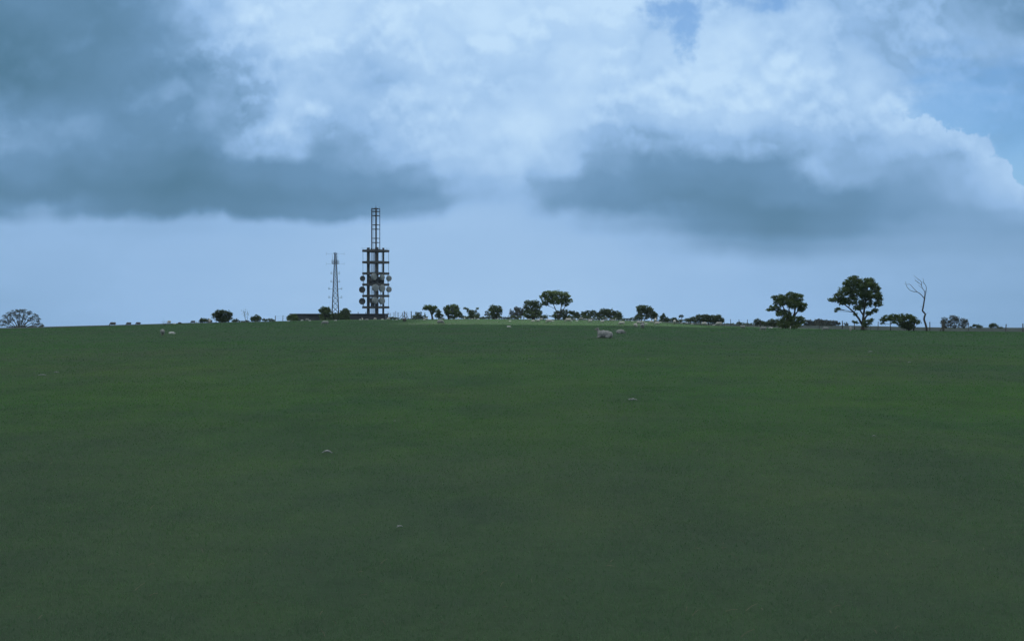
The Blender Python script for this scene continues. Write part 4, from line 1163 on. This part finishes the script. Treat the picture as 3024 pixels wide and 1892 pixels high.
def dead_tree():
    d = 194.0; k = d / F; b = at(2735.5, d)
    t = thing('dead_tree', 'crooked dead tree, a bare snaking trunk with few twigs', 'dead tree', b)
    r = random.Random(4)
    yo = {}
    def P_(zx, zy, dy=0.0): return Vector(((2500 + zx / 4.613 - CX) * k - b.x, dy, EYE - (800 + zy / 4.613 - HZ) * k - b.z))
    def path(mb, pts, r0, r1, y0=0.0, y1=0.0, n=6):
        q = []
        for i, (zx, zy) in enumerate(pts):
            f = i / (len(pts) - 1); q.append(P_(zx, zy, y0 + (y1 - y0) * f + r.uniform(-.05, .05)))
        # smooth by subdividing
        out = [q[0]]
        for i in range(len(q) - 1):
            p0, p1, p2, p3 = q[max(0, i - 1)], q[i], q[i + 1], q[min(len(q) - 1, i + 2)]
            for s in (.33, .66, 1.0):
                out.append(.5 * ((2 * p1) + (p2 - p0) * s + (2 * p0 - 5 * p1 + 4 * p2 - p3) * s * s + (3 * p1 - p0 - 3 * p2 + p3) * s ** 3))
        m_ = len(out) - 1
        mb.tube(out, [r0 + (r1 - r0) * i / m_ for i in range(m_ + 1)], n)
    mb = MB()
    path(mb, [(1092, 822), (1086, 770), (1072, 710), (1056, 665), (1060, 625), (1072, 590), (1056, 565), (1036, 540), (1042, 505), (1050, 450), (1058, 400), (1066, 350), (1070, 300)], .18, .10)
    mb.build('trunk', M['deadwood'], t, smooth=True)
    mb = MB()
    path(mb, [(1066, 388), (1048, 365), (1020, 335), (985, 305), (945, 285)], .08, .055, 0, -.5)
    path(mb, [(945, 285), (900, 282), (850, 265), (815, 235), (792, 205), (785, 180), (775, 145)], .055, .02, -.5, -1.1, 5)
    path(mb, [(945, 285), (915, 250), (890, 218), (868, 190), (845, 180), (815, 186), (795, 170)], .05, .018, -.5, .2, 5)
    path(mb, [(1070, 300), (1058, 262), (1040, 240), (1026, 200), (1000, 165), (965, 140), (940, 135)], .06, .016, 0, .4, 5)
    path(mb, [(1070, 300), (1085, 255), (1082, 215), (1060, 175), (1040, 150), (1042, 115), (1020, 100)], .058, .014, 0, -.3, 5)
    path(mb, [(1026, 200), (1030, 160), (1010, 125), (985, 105), (962, 85), (935, 58)], .05, .016, .2, .7, 5)
    path(mb, [(1040, 240), (1010, 222), (985, 205), (960, 190)], .035, .014, 0, -.4, 4)
    path(mb, [(1000, 165), (975, 150), (955, 118), (950, 100)], .03, .012, .3, .8, 4)
    path(mb, [(1060, 175), (1035, 168), (1020, 140)], .03, .012, -.2, -.6, 4)
    path(mb, [(1072, 310), (1092, 300), (1098, 275), (1085, 262)], .03, .012, 0, .3, 4)
    path(mb, [(985, 105), (990, 125), (975, 135)], .02, .01, .5, .2, 4)
    path(mb, [(1046, 490), (1025, 488), (1005, 480)], .02, .008, 0, .2, 4)
    path(mb, [(1072, 595), (1092, 575), (1108, 560)], .022, .008, 0, -.2, 4)
    mb.build('branches', M['deadwood'], t, smooth=True)
dead_tree()
# ------------------------------------------------------------------ sheep
def sheep_mesh(name, pose, lamb=False, seed=0):
    """one continuous body, nose towards +X, feet on z = 0"""
    r = random.Random(seed)
    bm = bmesh.new()
    def ball(p, rad, sub=2):
        m_ = Matrix.Translation(Vector(p)) @ Matrix.Diagonal((rad[0], rad[1], rad[2], 1) if hasattr(rad, '__len__') else (rad, rad, rad, 1))
        bmesh.ops.create_icosphere(bm, subdivisions=sub, radius=1.0, matrix=m_)
    def cap(p, q, r0, r1, n=None):
        p, q = Vector(p), Vector(q); L_ = (q - p).length
        n = n or max(2, int(L_ / (min(r0, r1) * .55)) + 1)
        for i in range(n + 1):
            f = i / n; ball(p + (q - p) * f, r0 + (r1 - r0) * f, 1)
    lg = 1.12 if lamb else 1.0
    by = .54 * lg if not lamb else .50
    th = .72 if lamb else 1.0           # lambs are slimmer
    if pose in ('graze', 'stand'):
        # barrel: deep chest, narrower loins
        for x, z, rx, ry, rz in ((-.40, by + .03, .20, .19, .21), (-.20, by, .24, .235, .25), (.03, by - .01, .25, .25, .265), (.24, by + .01, .22, .225, .26), (.38, by + .02, .15, .17, .20)):
            ball((x, 0, z), (rx, ry * th, rz * th), 3)
        for s in (-1, 1):
            y = .125 * th
            cap((.27, s * y, by - .1), (.29, s * y, .26), .095 * th, .05)
            cap((.29, s * y, .26), (.28 + r.uniform(-.03, .03), s * y, .02), .043, .034)
            cap((-.40, s * y, by - .02), (-.33, s * y, by - .18), .135 * th, .09 * th)
            cap((-.33, s * y, by - .18), (-.47, s * y, .24), .075 * th, .048)
            cap((-.47, s * y, .24), (-.44 + r.uniform(-.03, .03), s * y, .02), .042, .034)
        ball((-.60, 0, by - .03), (.04, .045, .13))
        if pose == 'graze':
            cap((.40, 0, by + .03), (.58, 0, by - .2), .15 * th, .10)
            h0, h1 = Vector((.60, 0, .27)), Vector((.74, 0, .07))
        else:
            cap((.38, 0, by + .08), (.50, 0, by + .30), .15 * th, .10)
            h0, h1 = Vector((.52, 0, by + .40)), Vector((.72, 0, by + .31))
    else:   # lying with legs folded under, head up
        for x, z, rx, ry, rz in ((-.42, .23, .21, .24, .235), (-.20, .27, .25, .28, .27), (.05, .28, .26, .28, .28), (.26, .27, .21, .24, .27)):
            ball((x, 0, z), (rx, ry * th, rz * th), 3)
        for s in (-1, 1):
            cap((.28, s * .17, .10), (.52, s * .17, .06), .07, .045); cap((.52, s * .17, .06), (.34, s * .2, .04), .042, .036)
            cap((-.36, s * .2, .14), (-.12, s * .27, .08), .12, .06); cap((-.12, s * .27, .07), (-.34, s * .29, .04), .05, .038)
        if pose == 'lie':
            cap((.36, 0, .36), (.44, 0, .56), .145, .10)
            h0, h1 = Vector((.46, 0, .66)), Vector((.655, 0, .60))
        else:           # head down on the grass
            cap((.38, 0, .28), (.52, 0, .22), .13, .10)
            h0, h1 = Vector((.58, 0, .2)), Vector((.76, 0, .09))
    hl = (h1 - h0).normalized()
    ball(h0, .095); cap(h0, h0 + (h1 - h0) * .6, .092, .068); cap(h0 + (h1 - h0) * .6, h1, .066, .048)
    upv = Vector((0, 1, 0)).cross(hl) * -1
    if upv.z < 0 and pose != 'graze': upv = -upv
    for s in (-1, 1):
        e = h0 + Vector((0, s * .085, .0)) + upv * .05 - hl * .02
        cap(e, e + Vector((-.03, s * .12, .01)), .034, .02)
    me = bpy.data.meshes.new(name + '_raw'); bm.to_mesh(me); bm.free()
    ob = bpy.data.objects.new(name + '_raw', me); col.objects.link(ob)
    rm = ob.modifiers.new('r', 'REMESH'); rm.mode = 'VOXEL'; rm.voxel_size = .022; rm.use_smooth_shade = True
    s_ = ob.modifiers.new('s', 'SMOOTH'); s_.factor = .5; s_.iterations = 4
    dg = bpy.context.evaluated_depsgraph_get()
    m2 = bpy.data.meshes.new_from_object(ob.evaluated_get(dg))
    bpy.data.objects.remove(ob); bpy.data.meshes.remove(me)
    m2.name = name
    m2.materials.clear()
    for k_ in (('lamb', 'face', 'leg') if lamb else ('fleece', 'face', 'leg')): m2.materials.append(M[k_])
    hc = h0 + (h1 - h0) * .5
    for v in m2.vertices:
        p = v.co
        headd = (p - h0).dot(hl)
        is_head = headd > -.03 and (p - (h0 + hl * headd)).length < .2
        low = p.z < .26 and pose in ('graze', 'stand')
        if not is_head and not low:
            nz = noise.fractal(Vector(p) * 11 + Vector((seed * 3.1, 0, 0)), .8, 2.0, 3)
            v.co = p + v.normal * (.018 * nz + .006)
    idx = []
    for f in m2.polygons:
        c = f.center; headd = (c - h0).dot(hl)
        if headd > -.01 and (c - (h0 + hl * headd)).length < .2: idx.append(0 if lamb else 1)
        elif c.z < .25 and pose in ('graze', 'stand'): idx.append(2 if not lamb else 0)
        else: idx.append(0)
    m2.polygons.foreach_set('material_index', idx)
    m2.shade_smooth(); m2.update()
    return m2

SM = {}
for i, (p_, lm) in enumerate((('graze', 0), ('stand', 0), ('lie', 0), ('rest', 0), ('graze', 1), ('stand', 1), ('lie', 1), ('rest', 1))):
    SM[(p_, lm)] = sheep_mesh(('lamb' if lm else 'sheep') + '_body', p_, bool(lm), i)
    if not lm:
        SM[(p_, 2)] = SM[(p_, 0)].copy(); SM[(p_, 2)].name = 'dirty_sheep_body'; SM[(p_, 2)].materials[0] = M['shaded']
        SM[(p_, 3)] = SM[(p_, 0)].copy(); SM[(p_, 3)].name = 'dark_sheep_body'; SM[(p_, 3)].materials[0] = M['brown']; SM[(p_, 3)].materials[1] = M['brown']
SHADED = ('dull', 'dim', 'dark', 'grey sheep', 'mid-field', 'lying low', 'from behind')  # label words that pick the fleece with shade in its colour

def sheep(px, row, w, code, label, d=None):
    """code: pose letter g/s/l/r + facing L/R/F/B (towards -X, +X, camera, away), plus * for a lamb"""
    lamb = '*' in code
    pose = {'g': 'graze', 's': 'stand', 'l': 'lie', 'r': 'rest'}[code[0]]
    face = {'L': 180, 'R': 0, 'F': -90, 'B': 90}[code[1]]
    dd = d or depth_for_row(px, row)
    if lamb: pose_len = {'graze': 1.36, 'stand': 1.36, 'lie': 1.3, 'rest': 1.4}[pose]
    else: pose_len = {'graze': 1.36, 'stand': 1.36, 'lie': 1.3, 'rest': 1.4}[pose]
    ext = pose_len if code[1] in 'LR' else .56
    s = w / F * dd / ext
    s = min(max(s, .40 if lamb else .62), .62 if lamb else 1.02)
    o = bpy.data.objects.new('lamb' if lamb else 'sheep', SM[(pose, 1 if lamb else 3 if label.startswith('dark') else (2 if any(w_ in label for w_ in SHADED) else 0))])
    col.objects.link(o)
    o.location = at(px, dd) - Vector((0, 0, .012))
    o.scale = (s, s, s)
    o.rotation_euler = (0, 0, R(face + random.uniform(-22, 22)))
    tag(o, label, 'lamb' if lamb else 'sheep', 'lambs on the pasture' if lamb else 'sheep on the pasture')
    return o
big = sheep(1784, 999.5, 57, 'lL', 'big sheep lying with raised head alone in mid-field, largest of the flock', 76); big.scale = (.92, .86, .92); big.rotation_euler = (0, 0, R(172))
b2 = sheep(1833, 984.5, 31, 'rR', 'second sheep lying low just behind the big lying sheep'); b2.rotation_euler = (0, 0, R(14))
for a in (
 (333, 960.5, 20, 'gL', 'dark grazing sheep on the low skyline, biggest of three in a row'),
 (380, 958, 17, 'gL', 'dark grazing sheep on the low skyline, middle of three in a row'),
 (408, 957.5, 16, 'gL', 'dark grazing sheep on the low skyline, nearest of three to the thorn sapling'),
 (499, 957, 8, 'gF', 'pale sheep seen end-on in the thorn sapling\'s twigs'),
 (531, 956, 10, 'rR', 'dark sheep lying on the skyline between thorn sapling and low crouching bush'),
 (516, 956.5, 7, 'rL*', 'small lamb lying on the skyline close to the thorn sapling'),
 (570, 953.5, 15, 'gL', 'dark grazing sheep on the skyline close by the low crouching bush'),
 (581, 953, 4, 'sF*', 'tiny dark lamb standing on the skyline next to the crouching bush'),
 (619, 953.5, 10, 'gF', 'pale sheep grazing end-on before the spiky rounded bush'),
 (480, 992, 14, 'gB', 'sheep seen from behind, alone on the slope under the thorn sapling'),
 (507, 986, 13, 'rR*', 'white lamb lying on the slope beside the sheep seen from behind'),
 (851, 949, 5, 'rL*', 'tiny white lamb lying by the overgrown bush at the building\'s end'),
 (892, 948, 9, 'gL*', 'bright white lamb grazing before the plain end of the building'),
 (907, 947.5, 11, 'gL', 'dim sheep grazing near the building\'s grey door, longer of two'),
 (915, 947.5, 7, 'rR*', 'dim lamb lying before the building\'s grey door'),
 (960, 960.5, 23, 'gL', 'large dull sheep grazing on the slope below the bigger round tree'),
 (991, 947, 8, 'rL*', 'white lamb lying below the scrub between the two round trees'),
 (1063.5, 945.6, 5, 'gL*', 'tiny grazing lamb below the building wall, first of a close pair'),
 (1070, 945.4, 5, 'sF*', 'tiny lamb standing end-on below the building wall, second of a close pair'),
 (1083, 945.6, 9, 'rL', 'dim sheep lying flat below the building wall beside the tiny pair'),
 (1107.5, 945.3, 10, 'gL', 'pale sheep grazing directly below the concrete tower'),
 (1129, 945.2, 8, 'gL*', 'bright white lamb directly below the tower\'s thin column'),
 (1147, 945.2, 11, 'gL', 'sheep grazing just past the building\'s slanted end wall'),
 (1171, 945.2, 5, 'rL*', 'tiny lamb lying under the security fence'),
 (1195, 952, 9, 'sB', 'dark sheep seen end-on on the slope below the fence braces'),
 (1253, 944.4, 6, 'rL*', 'small lamb beneath the lopsided tree, on its fence side'),
 (1259, 944.2, 9, 'gR', 'sheep grazing beneath the crown of the lopsided tree'),
 (1301, 958, 23, 'gR', 'large dull sheep on the slope in front of the stocky round tree'),
 (1308, 944.3, 11, 'gL', 'yellowish sheep partly behind the large dull sheep near the stocky round tree'),
 (1354, 943.5, 4, 'sB*', 'tiny lamb standing beside the stocky round tree'),
 (1372, 942.8, 4, 'sF*', 'tiny lamb on the brow before the wind-bent tree\'s lower wing'),
 (1394, 942.8, 5, 'rL*', 'tiny pale lamb lying under the wind-bent tree'),
 (1402, 942.8, 4, 'sF*', 'tiny pale lamb standing end-on under the wind-bent tree'),
 (1412, 945, 8, 'gL*', 'brightest white lamb, just beyond the wind-bent tree'),
 (1469.5, 942.5, 7, 'rR*', 'white lamb resting below the square-headed tree'),
 (1506, 949.5, 7, 'rR*', 'dull lamb lying on sunlit grass by the thin wispy shrub'),
 (1502.5, 966, 11, 'rR*', 'white lamb lying alone in the shade below the wispy shrub'),
 (1561, 944, 6, 'rR*', 'dim lamb lying at the foot of the tall thicket'),
 (1574.5, 950, 12, 'rR', 'whitish sheep lying stretched out below the tall bushy thicket tree'),
 (1589, 951, 12, 'gL', 'white sheep grazing with another tucked close behind it, by the thicket'),
 (1598, 946.5, 9, 'gL', 'yellowish sheep tucked behind the white grazing sheep by the thicket'),
 (1621, 954, 20, 'gL', 'large sheep grazing with bright back below the flat-topped tree\'s open side'),
 (1633, 949, 5, 'rR*', 'small dull lamb at the tail of the large sheep by the flat-topped tree'),
 (1678, 952, 21, 'gL', 'large sheep grazing on the far side of the flat-topped tree\'s stem'),
 (1687, 949.5, 6, 'gR*', 'dull lamb at the tail of the large sheep past the flat-topped stem'),
 (1695.5, 944.5, 9, 'rL', 'dim sheep lying against the low hedge bush'),
 (1704, 948.5, 5, 'rL*', 'little bright lamb lying between the two large grazing sheep and hedge'),
 (1716, 946.5, 15, 'gL', 'pinkish dull sheep grazing at the pair-topped bush'),
 (1728, 945, 8, 'rL', 'dim sheep lying at the edge of the pair-topped bush'),
 (1739, 945.4, 8, 'rR', 'dim sheep lying under the middle of the pair-topped bush'),
 (1748, 945.6, 7, 'gR', 'dim small sheep grazing at the far end of the pair-topped bush'),
 (1743, 952, 11, 'gL', 'white sheep grazing in sunlight before the pair-topped bush'),
 (1779, 954, 12, 'sR', 'white sheep standing head up below the sloping bush'),
 (1790, 945.6, 9, 'sL', 'grey sheep with raised head against the sloping bush'),
 (1803, 946, 8, 'rL', 'dim sheep lying flat against the sloping bush'),
 (1811, 946.2, 7, 'gL*', 'bright lamb against the sloping bush'),
 (1818, 946, 5, 'sF*', 'grey lamb head-on against the second lobe of the sloping bush'),
 (1836, 960.5, 20, 'gL', 'large pale-backed sheep grazing above the two lying sheep'),
 (1867, 949, 8, 'rR*', 'greyish lamb lying in the gap before the humped bush'),
 (1886, 957, 15, 'gL', 'sheep with arched bright back before the humped bush\'s steep face'),
 (1877, 967, 9, 'gF', 'sheep facing the camera before the arched-back sheep'),
 (1898, 947.5, 6, 'rR*', 'dim lamb at the foot of the humped bush'),
 (1897, 958.5, 12, 'gL', 'grey sheep grazing behind the lowest end-on sheep'),
 (1908, 958.5, 7, 'gR*', 'bright thin-legged lamb in the cluster below the humped bush'),
 (1897.5, 971.5, 12, 'gB', 'sheep seen from behind, lowest of the cluster below the humped bush'),
 (1924, 947.6, 10, 'rR', 'dull sheep lying tight under the humped bush\'s sloping back'),
 (1924, 955, 12, 'gR', 'pale sheep grazing in the knot at the humped bush\'s sloping end'),
 (1935, 953, 9, 'sB', 'white sheep end-on in the knot at the humped bush\'s sloping end'),
 (1940, 960.5, 17, 'gL', 'sheep grazing lowest in the knot at the humped bush\'s sloping end'),
 (1950, 953, 6, 'rR*', 'dim lamb lying at the outer edge of the knot of sheep'),
 (1992, 957.5, 11, 'gB', 'pale sheep seen end-on below the low tuft of bush'),
 (2013, 955.5, 6, 'gL*', 'grey lamb grazing below the tiny open sapling'),
 (2028, 956, 6, 'gL*', 'grey lamb grazing between the tiny sapling and long thicket'),
 (2044, 958.5, 8, 'gL*', 'pale lamb grazing at the near end of the long thicket'),
 (2080, 961.5, 18, 'gR', 'bright sheep grazing before the middle of the long thicket'),
 (2108, 962, 7, 'gL*', 'small lamb feeding at the heels of the round-backed sheep'),
 (2122.5, 962.5, 22, 'gL', 'large round-backed sheep before the far end of the long thicket'),
 (2193, 971, 15, 'gR', 'dim sheep grazing below the thin fence posts'),
 (2253.6, 977, 18, 'gL', 'large sheep grazing below the round dark bush'),
 (2276, 969.5, 13, 'rL*', 'bright white lamb lying stretched out beside the large grazing sheep'),
 (2305, 969.8, 7, 'rL*', 'white lamb lying under the ragged tree, closer to the round dark bush'),
 (2334, 971.5, 5, 'sF*', 'white dot of a lamb at the foot of the ragged tree'),
 (2438, 977, 20, 'gL', 'dim brown-grey sheep grazing between the two tallest trees'),
 (2512, 978.5, 10, 'gF', 'dim sheep facing the camera close to the tallest tree'),
): sheep(*a)

# ------------------------------------------------------------------ loose wool on the grass
def wool(px, row, w, label, arch=.35, rot=0.0, seed=1):
    d = depth_for_row(px, row); p = at(px, d); L_ = w / F * d
    r = random.Random(seed); bm = bmesh.new()
    n = 7
    for i in range(n):
        f = i / (n - 1) - .5
        c = Vector((f * L_, r.uniform(-.1, .1) * L_, .008 + arch * L_ * (.25 - f * f) * 2 + .01))
        s = L_ * (.17 - .16 * abs(f)) * r.uniform(.8, 1.15)
        bmesh.ops.create_icosphere(bm, subdivisions=2, radius=1, matrix=Matrix.Translation(c) @ Matrix.Rotation(r.uniform(-.6, .6), 4, 'Y') @ Matrix.Diagonal((s * 1.35, s, s * .7, 1)))
    for v in bm.verts: v.co += Vector((noise.noise(v.co * 60 / max(L_, .05) * .2), noise.noise(v.co * 9 / max(L_, .05) + Vector((5, 0, 0))), noise.noise(v.co * 9 / max(L_, .05) + Vector((0, 8, 0))))) * L_ * .025
    me = bpy.data.meshes.new('wool_tuft'); bm.to_mesh(me); bm.free(); me.shade_smooth(); me.materials.append(M['wool_tuft'])
    o = bpy.data.objects.new('wool_tuft', me); col.objects.link(o); o.location = p + Vector((0, 0, .015)); o.rotation_euler = (0, 0, R(rot))
    tag(o, label, 'wool tuft', 'scraps of wool on the grass')
for i, a in enumerate((
 (966, 1345, 26, 'arched white scrap of wool, biggest on the grass, below the concrete tower', .32, 0),
 (1180, 1573, 19, 'ragged pale scrap of wool lying lowest on the grass', .25, 35),
 (1868, 1185, 22, 'thin flat pale scrap of wool in the grass below the big lying sheep', .08, 4),
 (2581, 1294, 9, 'small bright dot of wool on the grass well below the tallest tree', .4, 0),
 (2570, 1042, 12, 'flat bluish scrap of wool on the grass just below the tallest tree', .1, 0),
 (2686, 1075, 8, 'small pale scrap of wool on the grass below the wide thorn bush', .3, 0),
 (124, 1111, 18, 'long faint scrap of wool below the half-bare tree, longer of two', .15, 6),
 (166, 1106, 12, 'short bluish scrap of wool below the half-bare tree, shorter of two', .2, 0),
 (1563, 1066, 6, 'tiny pale dot of wool on the grass below the thicket', .4, 0),
 (1913, 1067, 7, 'tiny bluish dot of wool on the grass below the humped bush', .4, 0),
 (1166, 1250, 8, 'small pale speck of wool above the ragged low scrap', .4, 0))):
    wool(*a, seed=i + 3)
